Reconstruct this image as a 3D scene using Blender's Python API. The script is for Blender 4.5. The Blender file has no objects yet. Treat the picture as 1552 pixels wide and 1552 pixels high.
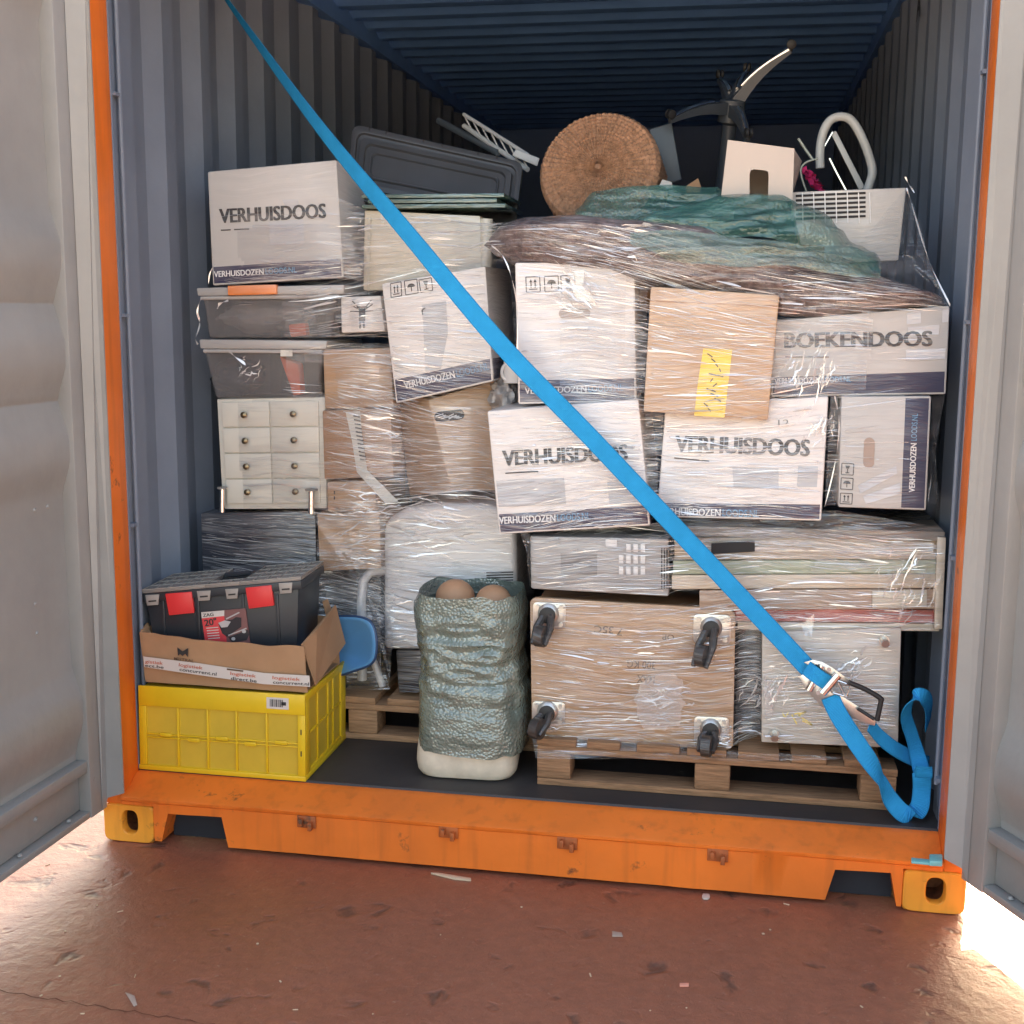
import bpy, bmesh, math, random
import numpy as np
from mathutils import Vector as V, Matrix, noise
from mathutils.bvhtree import BVHTree
S = bpy.context.scene
COL = S.collection
rad = math.radians
random.seed(7)

# ------------------------------------------------------------------ camera
CAM = V((.5871, -3.2162, 1.555)); YAW, PITCH, ROLL, FP = -.1793, -.1589, .0074, 1883.4
_f = V((math.sin(YAW)*math.cos(PITCH), math.cos(YAW)*math.cos(PITCH), math.sin(PITCH)))
_r0 = V((math.cos(YAW), -math.sin(YAW), 0)); _u0 = _r0.cross(_f)
_c, _s = math.cos(ROLL), math.sin(ROLL)
_r = _c*_r0 + _s*_u0; _u = -_s*_r0 + _c*_u0
cd = bpy.data.cameras.new('camera'); cam = bpy.data.objects.new('camera', cd); COL.objects.link(cam)
cd.sensor_width = 36; cd.lens = 36*FP/1552; cd.clip_end = 2000; cd.clip_start = .05
cam.matrix_world = Matrix(((_r.x, _u.x, -_f.x, CAM.x), (_r.y, _u.y, -_f.y, CAM.y), (_r.z, _u.z, -_f.z, CAM.z), (0, 0, 0, 1)))
S.camera = cam
# ------------------------------------------------------------------ light
SUN = V((.035, .17, .125)).normalized()
EL = math.asin(SUN.z); AZ = math.atan2(SUN.x, SUN.y)
w = bpy.data.worlds.new('World'); S.world = w; w.use_nodes = True
nt = w.node_tree; bg = nt.nodes['Background']; sky = nt.nodes.new('ShaderNodeTexSky')
sky.sky_type = 'NISHITA'; sky.sun_disc = False; sky.sun_elevation = EL; sky.sun_rotation = AZ
sky.air_density = 1.1; sky.dust_density = 4.0
nt.links.new(sky.outputs[0], bg.inputs[0]); bg.inputs[1].default_value = .13
ld = bpy.data.lights.new('sun', 'SUN'); ld.energy = 4.6; ld.angle = rad(.53); ld.color = (1, .94, .86)
lo = bpy.data.objects.new('sun', ld); COL.objects.link(lo)
lo.rotation_euler = (-SUN).to_track_quat('-Z', 'Y').to_euler(); lo.location = (2, 10, 8)
S.view_settings.view_transform = 'Standard'; S.view_settings.look = 'None'
S.view_settings.exposure = 2.74; S.view_settings.gamma = 1
try:
    S.view_settings.use_white_balance = True; S.view_settings.white_balance_temperature = 8500; S.view_settings.white_balance_tint = 11
except Exception: pass
S.render.engine = 'CYCLES'
cy = S.cycles; cy.max_bounces = 10; cy.diffuse_bounces = 8; cy.glossy_bounces = 4; cy.transparent_max_bounces = 14
cy.caustics_reflective = False; cy.caustics_refractive = False; cy.sample_clamp_indirect = 6
try: cy.use_denoising = True
except Exception: pass

# ------------------------------------------------------------------ photo geometry
def ray(px, py): return _f + _r*float((px-776)/FP) - _u*float((py-776)/FP)
def at(px, py, Y):
    d = ray(px, py); return CAM + d*((Y-CAM.y)/d.y)
def atz(px, py, Z):
    d = ray(px, py); return CAM + d*((Z-CAM.z)/d.z)
def onpl(px, py, pl, off=0.0):
    p0, n = pl; d = ray(px, py); return CAM + d*((p0-CAM).dot(n)/d.dot(n)) + n*off
def lin(r, g, b):
    f = lambda c: (c/255)/12.92 if c/255 <= .04045 else ((c/255+.055)/1.055)**2.4
    return (f(r), f(g), f(b), 1)

# ------------------------------------------------------------------ materials
def N(nt, t, **k):
    n = nt.nodes.new(t)
    for a, v in k.items(): setattr(n, a, v)
    return n
def film_group():
    g = bpy.data.node_groups.new('film_wrinkles', 'ShaderNodeTree')
    g.interface.new_socket('Normal', in_out='OUTPUT', socket_type='NodeSocketVector')
    g.interface.new_socket('Streak', in_out='OUTPUT', socket_type='NodeSocketFloat')
    out = N(g, 'NodeGroupOutput'); geo = N(g, 'ShaderNodeNewGeometry')
    wn = N(g, 'ShaderNodeTexNoise'); wn.inputs['Scale'].default_value = 3.2; wn.inputs['Detail'].default_value = 1
    g.links.new(geo.outputs['Position'], wn.inputs['Vector'])
    sub = N(g, 'ShaderNodeVectorMath', operation='SUBTRACT'); sub.inputs[1].default_value = (.5, .5, .5)
    g.links.new(wn.outputs['Color'], sub.inputs[0])
    sc = N(g, 'ShaderNodeVectorMath', operation='MULTIPLY'); sc.inputs[1].default_value = (.0, .0, .10)
    g.links.new(sub.outputs[0], sc.inputs[0])
    add = N(g, 'ShaderNodeVectorMath', operation='ADD')
    g.links.new(geo.outputs['Position'], add.inputs[0]); g.links.new(sc.outputs[0], add.inputs[1])
    hs = []
    for rz, scl in ((.05, (3.5, 3.5, 95)), (-.16, (5, 5, 150))):
        mp = N(g, 'ShaderNodeMapping'); mp.inputs['Rotation'].default_value = (0, rz, 0); mp.inputs['Scale'].default_value = scl
        g.links.new(add.outputs[0], mp.inputs['Vector'])
        n1 = N(g, 'ShaderNodeTexNoise'); n1.inputs['Scale'].default_value = 1; n1.inputs['Detail'].default_value = 2.5; n1.inputs['Roughness'].default_value = .6
        g.links.new(mp.outputs[0], n1.inputs['Vector']); hs.append(n1)
    mx = N(g, 'ShaderNodeMath', operation='MAXIMUM')
    g.links.new(hs[0].outputs[0], mx.inputs[0]); g.links.new(hs[1].outputs[0], mx.inputs[1])
    mpb = N(g, 'ShaderNodeMapping'); mpb.inputs['Rotation'].default_value = (0, .09, 0); mpb.inputs['Scale'].default_value = (1.6, 1.6, 24); g.links.new(add.outputs[0], mpb.inputs['Vector'])
    nb = N(g, 'ShaderNodeTexNoise'); nb.inputs['Scale'].default_value = 1; nb.inputs['Detail'].default_value = 3; g.links.new(mpb.outputs[0], nb.inputs['Vector'])
    hsum = N(g, 'ShaderNodeMath', operation='MULTIPLY_ADD'); g.links.new(nb.outputs[0], hsum.inputs[0]); hsum.inputs[1].default_value = 1.5; g.links.new(mx.outputs[0], hsum.inputs[2])
    bp = N(g, 'ShaderNodeBump'); bp.inputs['Strength'].default_value = .85; bp.inputs['Distance'].default_value = .012
    g.links.new(hsum.outputs[0], bp.inputs['Height']); g.links.new(bp.outputs[0], out.inputs['Normal'])
    # milky streaks of doubled film
    rp = N(g, 'ShaderNodeMapRange'); rp.inputs['From Min'].default_value = .56; rp.inputs['From Max'].default_value = .74
    g.links.new(mx.outputs[0], rp.inputs['Value'])
    pn = N(g, 'ShaderNodeTexNoise'); pn.inputs['Scale'].default_value = 5; pn.inputs['Detail'].default_value = 2
    g.links.new(geo.outputs['Position'], pn.inputs['Vector'])
    pr = N(g, 'ShaderNodeMapRange'); pr.inputs['From Min'].default_value = .35; pr.inputs['From Max'].default_value = .65
    g.links.new(pn.outputs[0], pr.inputs['Value'])
    rb_ = N(g, 'ShaderNodeMapRange'); rb_.inputs['From Min'].default_value = .50; rb_.inputs['From Max'].default_value = .72; rb_.inputs['To Max'].default_value = .8; g.links.new(nb.outputs[0], rb_.inputs['Value'])
    mxx = N(g, 'ShaderNodeMath', operation='MAXIMUM'); g.links.new(rp.outputs[0], mxx.inputs[0]); g.links.new(rb_.outputs[0], mxx.inputs[1]); rp = mxx
    ml = N(g, 'ShaderNodeMath', operation='MULTIPLY'); g.links.new(rp.outputs[0], ml.inputs[0]); g.links.new(pr.outputs[0], ml.inputs[1])
    g.links.new(ml.outputs[0], out.inputs['Streak'])
    return g
FILM = film_group()
MATS = {}
def mat(name, col, rough=.6, metal=0., spec=.5, var=.12, vs=6., vscale=(1, 1, 1), bump=0., bs=40., film=0., coat=0., milk=.5, trans=0., alpha=1., ir=1.45, sub=0.):
    if name in MATS: return MATS[name]
    m = bpy.data.materials.new(name); m.use_nodes = True; t = m.node_tree; p = t.nodes['Principled BSDF']
    col = tuple(col[:3]); geo = N(t, 'ShaderNodeNewGeometry')
    mp = N(t, 'ShaderNodeMapping'); mp.inputs['Scale'].default_value = vscale; t.links.new(geo.outputs['Position'], mp.inputs['Vector'])
    nz = N(t, 'ShaderNodeTexNoise'); nz.inputs['Scale'].default_value = vs; nz.inputs['Detail'].default_value = 6; nz.inputs['Roughness'].default_value = .62
    t.links.new(mp.outputs[0], nz.inputs['Vector'])
    mr = N(t, 'ShaderNodeMapRange'); mr.inputs['From Min'].default_value = .3; mr.inputs['From Max'].default_value = .7
    t.links.new(nz.outputs[0], mr.inputs['Value'])
    mx = N(t, 'ShaderNodeMix', data_type='RGBA')
    mx.inputs['A'].default_value = tuple(c*(1-var) for c in col)+(1,); mx.inputs['B'].default_value = tuple(min(1, c*(1+var)) for c in col)+(1,)
    t.links.new(mr.outputs[0], mx.inputs['Factor']); base = mx.outputs['Result']
    p.inputs['Roughness'].default_value = rough; p.inputs['Metallic'].default_value = metal
    p.inputs['Specular IOR Level'].default_value = spec; p.inputs['IOR'].default_value = ir
    if film:
        g = N(t, 'ShaderNodeGroup'); g.node_tree = FILM
        m2 = N(t, 'ShaderNodeMix', data_type='RGBA'); m2.inputs['B'].default_value = (.85, .83, .83, 1)
        mm = N(t, 'ShaderNodeMath', operation='MULTIPLY'); mm.inputs[1].default_value = milk*film
        t.links.new(g.outputs['Streak'], mm.inputs[0]); t.links.new(mm.outputs[0], m2.inputs['Factor']); t.links.new(base, m2.inputs['A']); base = m2.outputs['Result']
        p.inputs['Coat Weight'].default_value = film; p.inputs['Coat Roughness'].default_value = .13; p.inputs['Coat IOR'].default_value = 2.0
        t.links.new(g.outputs['Normal'], p.inputs['Coat Normal'])
    elif coat:
        p.inputs['Coat Weight'].default_value = coat; p.inputs['Coat Roughness'].default_value = .15
    t.links.new(base, p.inputs['Base Color'])
    if bump:
        b = N(t, 'ShaderNodeBump'); b.inputs['Strength'].default_value = bump; b.inputs['Distance'].default_value = .01
        bn = N(t, 'ShaderNodeTexNoise'); bn.inputs['Scale'].default_value = bs; bn.inputs['Detail'].default_value = 5
        t.links.new(mp.outputs[0], bn.inputs['Vector']); t.links.new(bn.outputs[0], b.inputs['Height']); t.links.new(b.outputs[0], p.inputs['Normal'])
    if trans: p.inputs['Transmission Weight'].default_value = trans
    if alpha < 1: p.inputs['Alpha'].default_value = alpha
    if sub: p.inputs['Subsurface Weight'].default_value = sub; p.inputs['Subsurface Radius'].default_value = (.02, .02, .02)
    MATS[name] = m; return m

def worn_paint(name, col, rust=.5, rough=.45, dirt=(.10, .045, .025), vs=3., runs=0.):
    """Steel paint with streaked grime, scratches and chips of rust of their own shape."""
    m = mat(name, col, rough=rough, var=.10, vs=vs, bump=.12, bs=25)
    t = m.node_tree; p = t.nodes['Principled BSDF']; src = p.inputs['Base Color'].links[0].from_socket
    geo = N(t, 'ShaderNodeNewGeometry')
    n1 = N(t, 'ShaderNodeTexNoise'); n1.inputs['Scale'].default_value = 9; n1.inputs['Detail'].default_value = 9; n1.inputs['Roughness'].default_value = .72
    t.links.new(geo.outputs['Position'], n1.inputs['Vector'])
    r = N(t, 'ShaderNodeMapRange'); r.inputs['From Min'].default_value = .72-.12*rust; r.inputs['From Max'].default_value = .80-.1*rust
    t.links.new(n1.outputs[0], r.inputs['Value'])
    n2 = N(t, 'ShaderNodeTexNoise'); n2.inputs['Scale'].default_value = 2.4; n2.inputs['Detail'].default_value = 7; n2.inputs['Distortion'].default_value = 1.2
    t.links.new(geo.outputs['Position'], n2.inputs['Vector'])
    r2 = N(t, 'ShaderNodeMapRange'); r2.inputs['From Min'].default_value = .45; r2.inputs['From Max'].default_value = .8; r2.inputs['To Max'].default_value = .35*rust
    t.links.new(n2.outputs[0], r2.inputs['Value'])
    mx2 = N(t, 'ShaderNodeMix', data_type='RGBA'); mx2.inputs['B'].default_value = (*[c*.45+.02 for c in col[:3]], 1)
    t.links.new(r2.outputs[0], mx2.inputs['Factor']); t.links.new(src, mx2.inputs['A'])
    mx = N(t, 'ShaderNodeMix', data_type='RGBA'); mx.inputs['B'].default_value = (*dirt, 1)
    t.links.new(r.outputs[0], mx.inputs['Factor']); t.links.new(mx2.outputs['Result'], mx.inputs['A'])
    last = mx.outputs['Result']
    if runs:
        mp = N(t, 'ShaderNodeMapping'); mp.inputs['Scale'].default_value = (26, 26, 2.2); t.links.new(geo.outputs['Position'], mp.inputs['Vector'])
        n3 = N(t, 'ShaderNodeTexNoise'); n3.inputs['Scale'].default_value = 1; n3.inputs['Detail'].default_value = 5; t.links.new(mp.outputs[0], n3.inputs['Vector'])
        r3 = N(t, 'ShaderNodeMapRange'); r3.inputs['From Min'].default_value = .52; r3.inputs['From Max'].default_value = .8; r3.inputs['To Max'].default_value = runs; t.links.new(n3.outputs[0], r3.inputs['Value'])
        m3 = N(t, 'ShaderNodeMix', data_type='RGBA'); m3.inputs['B'].default_value = (*[c*.35+.01 for c in col[:3]], 1); t.links.new(r3.outputs[0], m3.inputs['Factor']); t.links.new(last, m3.inputs['A']); last = m3.outputs['Result']
    t.links.new(last, p.inputs['Base Color'])
    return m

ORANGE = worn_paint('orange_paint', (.86, .19, .03), rust=.85, rough=.42, runs=.4)
CASTO = worn_paint('casting_paint', (.86, .33, .04), rust=1.15, runs=.5, rough=.5)
GREY = worn_paint('door_grey_paint', (.305, .305, .30), rust=.3, runs=.08, rough=.38, dirt=(.2, .17, .15))
WALL = worn_paint('inner_wall_veil_paint', (.178, .216, .28), rust=.2, rough=.5, dirt=(.16, .17, .18))  # grey paint tinted blue to carry some of the interior's hazy veil
ROOF = worn_paint('roof_veil_paint', (.13, .29, .62), rust=.1, rough=.5, dirt=(.16, .17, .18))  # navy veil of the deep interior put into the roof colour
OUTER = worn_paint('outer_paint', (.6, .15, .02), rust=.4)
FLOORM = worn_paint('plywood_floor', (.048, .042, .042), rust=.55, rough=.55, dirt=(.15, .135, .125), vs=5)
CARD = mat('brown_cardboard', (.45, .27, .155), rough=.75, var=.07, vs=5, film=.9)
CARDB = mat('bare_cardboard', (.40, .225, .125), rough=.78, var=.1, vs=7, bump=.06, bs=20)
CARDD = mat('darker_cardboard', (.36, .19, .10), rough=.75, var=.08, vs=5, film=.9)
CARDF = mat('light_cardboard', (.52, .34, .22), rough=.75, var=.07, vs=5, film=.9)
WHITEC = mat('white_cardboard', (.74, .70, .685), rough=.7, var=.04, vs=4, film=.85)
WHITED = mat('white_cardboard_dull', (.50, .485, .475), rough=.7, var=.04, vs=4, film=.35)
NAVY = mat('navy_print', (.035, .03, .075), rough=.6, var=.12, film=.95, milk=.38)
NAVYB = mat('navy_print_dull', (.04, .045, .09), rough=.6, var=.1, film=.4, milk=.25)
INK = mat('black_ink', (.022, .022, .026), rough=.6, film=.8, milk=.4)
INKW = mat('white_ink', (.72, .72, .74), rough=.6, film=.6)
INKB = mat('blue_ink', (.10, .28, .48), rough=.6, film=.6)
PALE = mat('pale_grey_ink', (.47, .48, .51), rough=.7, film=.85)
HOLE = mat('dark_gap', (.03, .028, .03), rough=.8)
BLACKP = mat('black_plastic', (.030, .034, .042), rough=.38, var=.15, vs=12)
BLACKF = mat('black_wrapped', (.018, .02, .032), rough=.4, film=1., milk=.3)
CREAM = mat('cream_wood_paint', (.66, .635, .57), rough=.42, var=.04)
CREAMP = mat('cream_plastic', (.66, .60, .49), rough=.45, var=.03, film=.8)
WHITEP = mat('white_plastic', (.70, .70, .71), rough=.4, var=.03)
WHITEF = mat('white_plastic_wrapped', (.68, .67, .68), rough=.4, var=.03, film=.95)
GREYP = mat('grey_plastic', (.30, .29, .29), rough=.45, var=.08, film=.9)
CHROME = mat('chrome', (.75, .74, .72), rough=.16, metal=1, var=.03)
STEEL = mat('galvanised_steel', (.60, .58, .55), rough=.34, metal=.9, var=.12, vs=30)
BRASS = mat('dark_brass', (.25, .19, .12), rough=.3, metal=.9)
RUBBER = mat('black_rubber', (.02, .02, .022), rough=.5)
WOOD = mat('pallet_wood', (.41, .23, .13), rough=.8, var=.35, vs=9, vscale=(1.2, 14, 14), bump=.35, bs=10)
WOODD = mat('pallet_wood_dark', (.29, .155, .085), rough=.85, var=.4, vs=9, vscale=(1.2, 14, 14), bump=.35, bs=10)
PLY = mat('dolly_plywood', (.42, .255, .15), rough=.55, var=.22, vs=6, vscale=(1, 8, 14), film=.8)
YEL = mat('yellow_plastic', (.76, .50, .03), rough=.34, var=.06, vs=9)
YELD = mat('yellow_plastic_panel', (.62, .42, .05), rough=.38, var=.1, vs=5)
REDP = mat('red_latch', (.75, .045, .05), rough=.35, var=.05)
LIDG = mat('smoky_lid_plastic', (.30, .27, .25), rough=.25, var=.1, alpha=.82)
BLUES = mat('blue_shell_plastic', (.10, .33, .62), rough=.3, var=.04)
TEAL = mat('teal_seal', (.16, .48, .50), rough=.4)
TAPEW = mat('white_tape', (.62, .57, .54), rough=.35, var=.04)
TAPEC = mat('white_film_tape', (.62, .59, .54), rough=.4, film=.9)
INKR = mat('orange_red_ink', (.55, .13, .07), rough=.5)
INKN = mat('plain_black_ink', (.03, .028, .03), rough=.5)
YTAPE = mat('yellow_tape', (.80, .55, .06), rough=.4, film=.9, milk=.5)
GREENGL = mat('green_glass_edge', (.05, .12, .10), rough=.15, var=.2, film=.9, milk=.4)
STYRO = mat('white_styrofoam', (.66, .58, .47), rough=.6, var=.15, vs=14)
TERRA = mat('terracotta_ball', (.50, .27, .16), rough=.6, var=.1, vs=12)
PINK = mat('pink_petals', (.60, .03, .16), rough=.7, var=.35, vs=60)
DGREY = mat('dark_grey_board', (.10, .125, .15), rough=.45, var=.12)
ORANGEP = mat('orange_plastic', (.80, .22, .05), rough=.35, film=.5)
RUST = mat('rusty_steel', (.22, .075, .03), rough=.8, var=.5, vs=40, bump=.3)

def clear_plastic(name, col, al, rough=.22):
    m = bpy.data.materials.new(name); m.use_nodes = True; t = m.node_tree; p = t.nodes['Principled BSDF']
    p.inputs['Base Color'].default_value = (*col, 1); p.inputs['Roughness'].default_value = rough
    g = N(t, 'ShaderNodeGroup'); g.node_tree = FILM; p.inputs['Coat Weight'].default_value = .8; p.inputs['Coat Roughness'].default_value = .1
    t.links.new(g.outputs['Normal'], p.inputs['Coat Normal'])
    p.inputs['Alpha'].default_value = al; MATS[name] = m; return m
TOTE = clear_plastic('clear_tote_plastic', (.33, .32, .33), .36)
TOTEL = clear_plastic('clear_tote_lid', (.50, .48, .47), .8)

def ground_mat():
    m = bpy.data.materials.new('red_brown_concrete'); m.use_nodes = True; t = m.node_tree; p = t.nodes['Principled BSDF']
    geo = N(t, 'ShaderNodeNewGeometry'); P = geo.outputs['Position']
    def nz(s, d=6, r=.6, dist=0):
        n = N(t, 'ShaderNodeTexNoise'); n.inputs['Scale'].default_value = s; n.inputs['Detail'].default_value = d; n.inputs['Roughness'].default_value = r; n.inputs['Distortion'].default_value = dist
        t.links.new(P, n.inputs['Vector']); return n.outputs[0]
    def mr(v, a, b, c=0., d=1.):
        r = N(t, 'ShaderNodeMapRange'); t.links.new(v, r.inputs['Value'])
        for k, x in zip(('From Min', 'From Max', 'To Min', 'To Max'), (a, b, c, d)): r.inputs[k].default_value = x
        return r.outputs[0]
    def mix(f, A, B):
        x = N(t, 'ShaderNodeMix', data_type='RGBA'); t.links.new(f, x.inputs['Factor'])
        for k, q in (('A', A), ('B', B)):
            if isinstance(q, tuple): x.inputs[k].default_value = (*q, 1)
            else: t.links.new(q, x.inputs[k])
        return x.outputs['Result']
    c = mix(mr(nz(1.6, 5), .3, .7), (.285, .090, .050), (.345, .118, .068))
    c = mix(mr(nz(26, 6, .7), .35, .75, 0, .6), c, (.15, .052, .032))
    sp = mr(nz(70, 3, .6), .66, .72, 0, .55); c = mix(sp, c, (.42, .27, .21))
    dk = nz(9, 3, .55, .4); spots = mr(dk, .63, .69, 0, .8); c = mix(spots, c, (.10, .042, .03))
    sx = N(t, 'ShaderNodeSeparateXYZ'); t.links.new(P, sx.inputs[0])
    yd = N(t, 'ShaderNodeMath', operation='MULTIPLY_ADD'); t.links.new(nz(1.1, 4), yd.inputs[0]); yd.inputs[1].default_value = 1.6; t.links.new(sx.outputs[1], yd.inputs[2])
    bounce_yard = mix(mr(nz(3.5, 5), .3, .7), (.36, .30, .255), (.46, .39, .33))  # paler ground out of view, added so its bounced light is less red
    c = mix(mr(yd.outputs[0], -3.2, -2.0, 1., 0.), c, bounce_yard)
    t.links.new(c, p.inputs['Base Color'])
    t.links.new(mr(nz(2.2, 4), .3, .7, .34, .54), p.inputs['Roughness']); p.inputs['Specular IOR Level'].default_value = .6; p.inputs['IOR'].default_value = 1.62
    b = N(t, 'ShaderNodeBump'); b.inputs['Strength'].default_value = .62; b.inputs['Distance'].default_value = .013
    ad = N(t, 'ShaderNodeMath', operation='MULTIPLY_ADD'); t.links.new(nz(22, 7, .66), ad.inputs[0]); ad.inputs[1].default_value = .7
    t.links.new(mr(dk, .6, .75, 0, -.6), ad.inputs[2]); t.links.new(ad.outputs[0], b.inputs['Height']); t.links.new(b.outputs[0], p.inputs['Normal'])
    return m
GROUND = ground_mat()

def strap_mat():
    m = mat('blue_webbing', (.0, .37, .76), rough=.75, spec=.12, var=.08, vs=20)
    t = m.node_tree; p = t.nodes['Principled BSDF']
    uv = N(t, 'ShaderNodeUVMap'); wv = N(t, 'ShaderNodeTexWave'); wv.wave_type = 'BANDS'; wv.bands_direction = 'X'
    wv.inputs['Scale'].default_value = 90; wv.inputs['Distortion'].default_value = .3
    t.links.new(uv.outputs[0], wv.inputs['Vector'])
    b = N(t, 'ShaderNodeBump'); b.inputs['Strength'].default_value = .45; b.inputs['Distance'].default_value = .002
    t.links.new(wv.outputs[0], b.inputs['Height']); t.links.new(b.outputs[0], p.inputs['Normal'])
    src = p.inputs['Base Color'].links[0].from_socket; mx = N(t, 'ShaderNodeMix', data_type='RGBA'); mx.blend_type = 'MULTIPLY'; mx.inputs['B'].default_value = (.5, .62, .68, 1)
    m3 = N(t, 'ShaderNodeMath', operation='MULTIPLY'); m3.inputs[1].default_value = .55; t.links.new(wv.outputs[1], m3.inputs[0])
    t.links.new(m3.outputs[0], mx.inputs['Factor']); t.links.new(src, mx.inputs['A']); t.links.new(mx.outputs['Result'], p.inputs['Base Color'])
    sx = N(t, 'ShaderNodeSeparateXYZ'); t.links.new(uv.outputs[0], sx.inputs[0]); e1 = N(t, 'ShaderNodeMath', operation='SUBTRACT'); e1.inputs[1].default_value = .5; t.links.new(sx.outputs[1], e1.inputs[0])
    e2 = N(t, 'ShaderNodeMath', operation='ABSOLUTE'); t.links.new(e1.outputs[0], e2.inputs[0]); e3 = N(t, 'ShaderNodeMapRange'); e3.inputs['From Min'].default_value = .42; e3.inputs['From Max'].default_value = .45; e3.inputs['To Max'].default_value = .45; t.links.new(e2.outputs[0], e3.inputs['Value'])
    my = N(t, 'ShaderNodeMix', data_type='RGBA'); my.blend_type = 'MULTIPLY'; my.inputs['B'].default_value = (.3, .5, .55, 1); t.links.new(e3.outputs[0], my.inputs['Factor']); t.links.new(mx.outputs['Result'], my.inputs['A']); t.links.new(my.outputs['Result'], p.inputs['Base Color'])
    return m
WEB = strap_mat()

def wrap_mat(name, col, al, strength, bs, rough=.2):
    """Translucent green bubble wrap."""
    m = bpy.data.materials.new(name); m.use_nodes = True; t = m.node_tree; p = t.nodes['Principled BSDF']
    geo = N(t, 'ShaderNodeNewGeometry')
    vo = N(t, 'ShaderNodeTexVoronoi'); vo.inputs['Scale'].default_value = bs; t.links.new(geo.outputs['Position'], vo.inputs['Vector'])
    n = N(t, 'ShaderNodeTexNoise'); n.inputs['Scale'].default_value = 12; n.inputs['Detail'].default_value = 6; t.links.new(geo.outputs['Position'], n.inputs['Vector'])
    mx = N(t, 'ShaderNodeMix', data_type='RGBA'); mx.inputs['A'].default_value = (*[c*.6 for c in col], 1); mx.inputs['B'].default_value = (*[min(1, c*1.6+.03) for c in col], 1)
    t.links.new(n.outputs[0], mx.inputs['Factor']); t.links.new(mx.outputs['Result'], p.inputs['Base Color'])
    b = N(t, 'ShaderNodeBump'); b.inputs['Strength'].default_value = strength; b.inputs['Distance'].default_value = .012; b.invert = True
    t.links.new(vo.outputs['Distance'], b.inputs['Height']); t.links.new(b.outputs[0], p.inputs['Normal'])
    p.inputs['Roughness'].default_value = rough; p.inputs['Alpha'].default_value = al; p.inputs['Specular IOR Level'].default_value = .8
    p.inputs['Coat Weight'].default_value = .9; p.inputs['Coat IOR'].default_value = 1.7; p.inputs['Coat Roughness'].default_value = .12; t.links.new(b.outputs[0], p.inputs['Coat Normal'])
    MATS[name] = m; return m
BUBBLE = wrap_mat('green_bubble_wrap', (.155, .205, .178), .9, .34, 115)
BUBBLE2 = wrap_mat('teal_bubble_wrap', (.04, .18, .155), .52, .3, 115)

def rug_mat():
    m = mat('brown_fuzzy_blanket', (.150, .108, .108), rough=.9, var=.5, vs=45, bump=.9, bs=120, film=.7, milk=.9)
    return m
RUGM = rug_mat()
def wicker_mat():
    m = mat('wicker', (.36, .20, .125), rough=.7, var=.35, vs=60, bump=.6, bs=90); return m
WICK = wicker_mat()

def film_mats():
    m = bpy.data.materials.new('stretch_film_wrinkle'); m.use_nodes = True; t = m.node_tree; t.nodes.clear()
    o = N(t, 'ShaderNodeOutputMaterial'); gl = N(t, 'ShaderNodeBsdfGlossy'); gl.inputs['Roughness'].default_value = .22; gl.inputs['Color'].default_value = (.95, .95, .95, 1)
    df = N(t, 'ShaderNodeBsdfDiffuse'); df.inputs['Color'].default_value = (.93, .92, .92, 1); tr = N(t, 'ShaderNodeBsdfTransparent')
    a = N(t, 'ShaderNodeMixShader'); a.inputs[0].default_value = .55; b = N(t, 'ShaderNodeMixShader'); b.inputs[0].default_value = .8
    t.links.new(gl.outputs[0], a.inputs[1]); t.links.new(df.outputs[0], a.inputs[2]); t.links.new(tr.outputs[0], b.inputs[1]); t.links.new(a.outputs[0], b.inputs[2]); t.links.new(b.outputs[0], o.inputs[0])
    m2 = m.copy(); m2.name = 'stretch_film_faint'
    for n in m2.node_tree.nodes:
        if n.type == 'MIX_SHADER' and abs(n.inputs[0].default_value-.8) < .01: n.inputs[0].default_value = .3
    s = bpy.data.materials.new('stretch_film_sheet'); s.use_nodes = True; t = s.node_tree; t.nodes.clear()
    o = N(t, 'ShaderNodeOutputMaterial'); gl = N(t, 'ShaderNodeBsdfGlossy'); gl.inputs['Roughness'].default_value = .1
    g = N(t, 'ShaderNodeGroup'); g.node_tree = FILM; t.links.new(g.outputs['Normal'], gl.inputs['Normal'])
    df = N(t, 'ShaderNodeBsdfDiffuse'); df.inputs['Color'].default_value = (.8, .78, .8, 1); tr = N(t, 'ShaderNodeBsdfTransparent')
    a = N(t, 'ShaderNodeMixShader'); a.inputs[0].default_value = .25; b = N(t, 'ShaderNodeMixShader')
    mr = N(t, 'ShaderNodeMapRange'); mr.inputs['To Min'].default_value = .10; mr.inputs['To Max'].default_value = .6
    t.links.new(g.outputs['Streak'], mr.inputs['Value']); t.links.new(mr.outputs[0], b.inputs[0])
    t.links.new(gl.outputs[0], a.inputs[1]); t.links.new(df.outputs[0], a.inputs[2]); t.links.new(tr.outputs[0], b.inputs[1]); t.links.new(a.outputs[0], b.inputs[2]); t.links.new(b.outputs[0], o.inputs[0])
    return m, s, m2
FWR, FSH, FWF = film_mats()

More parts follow.
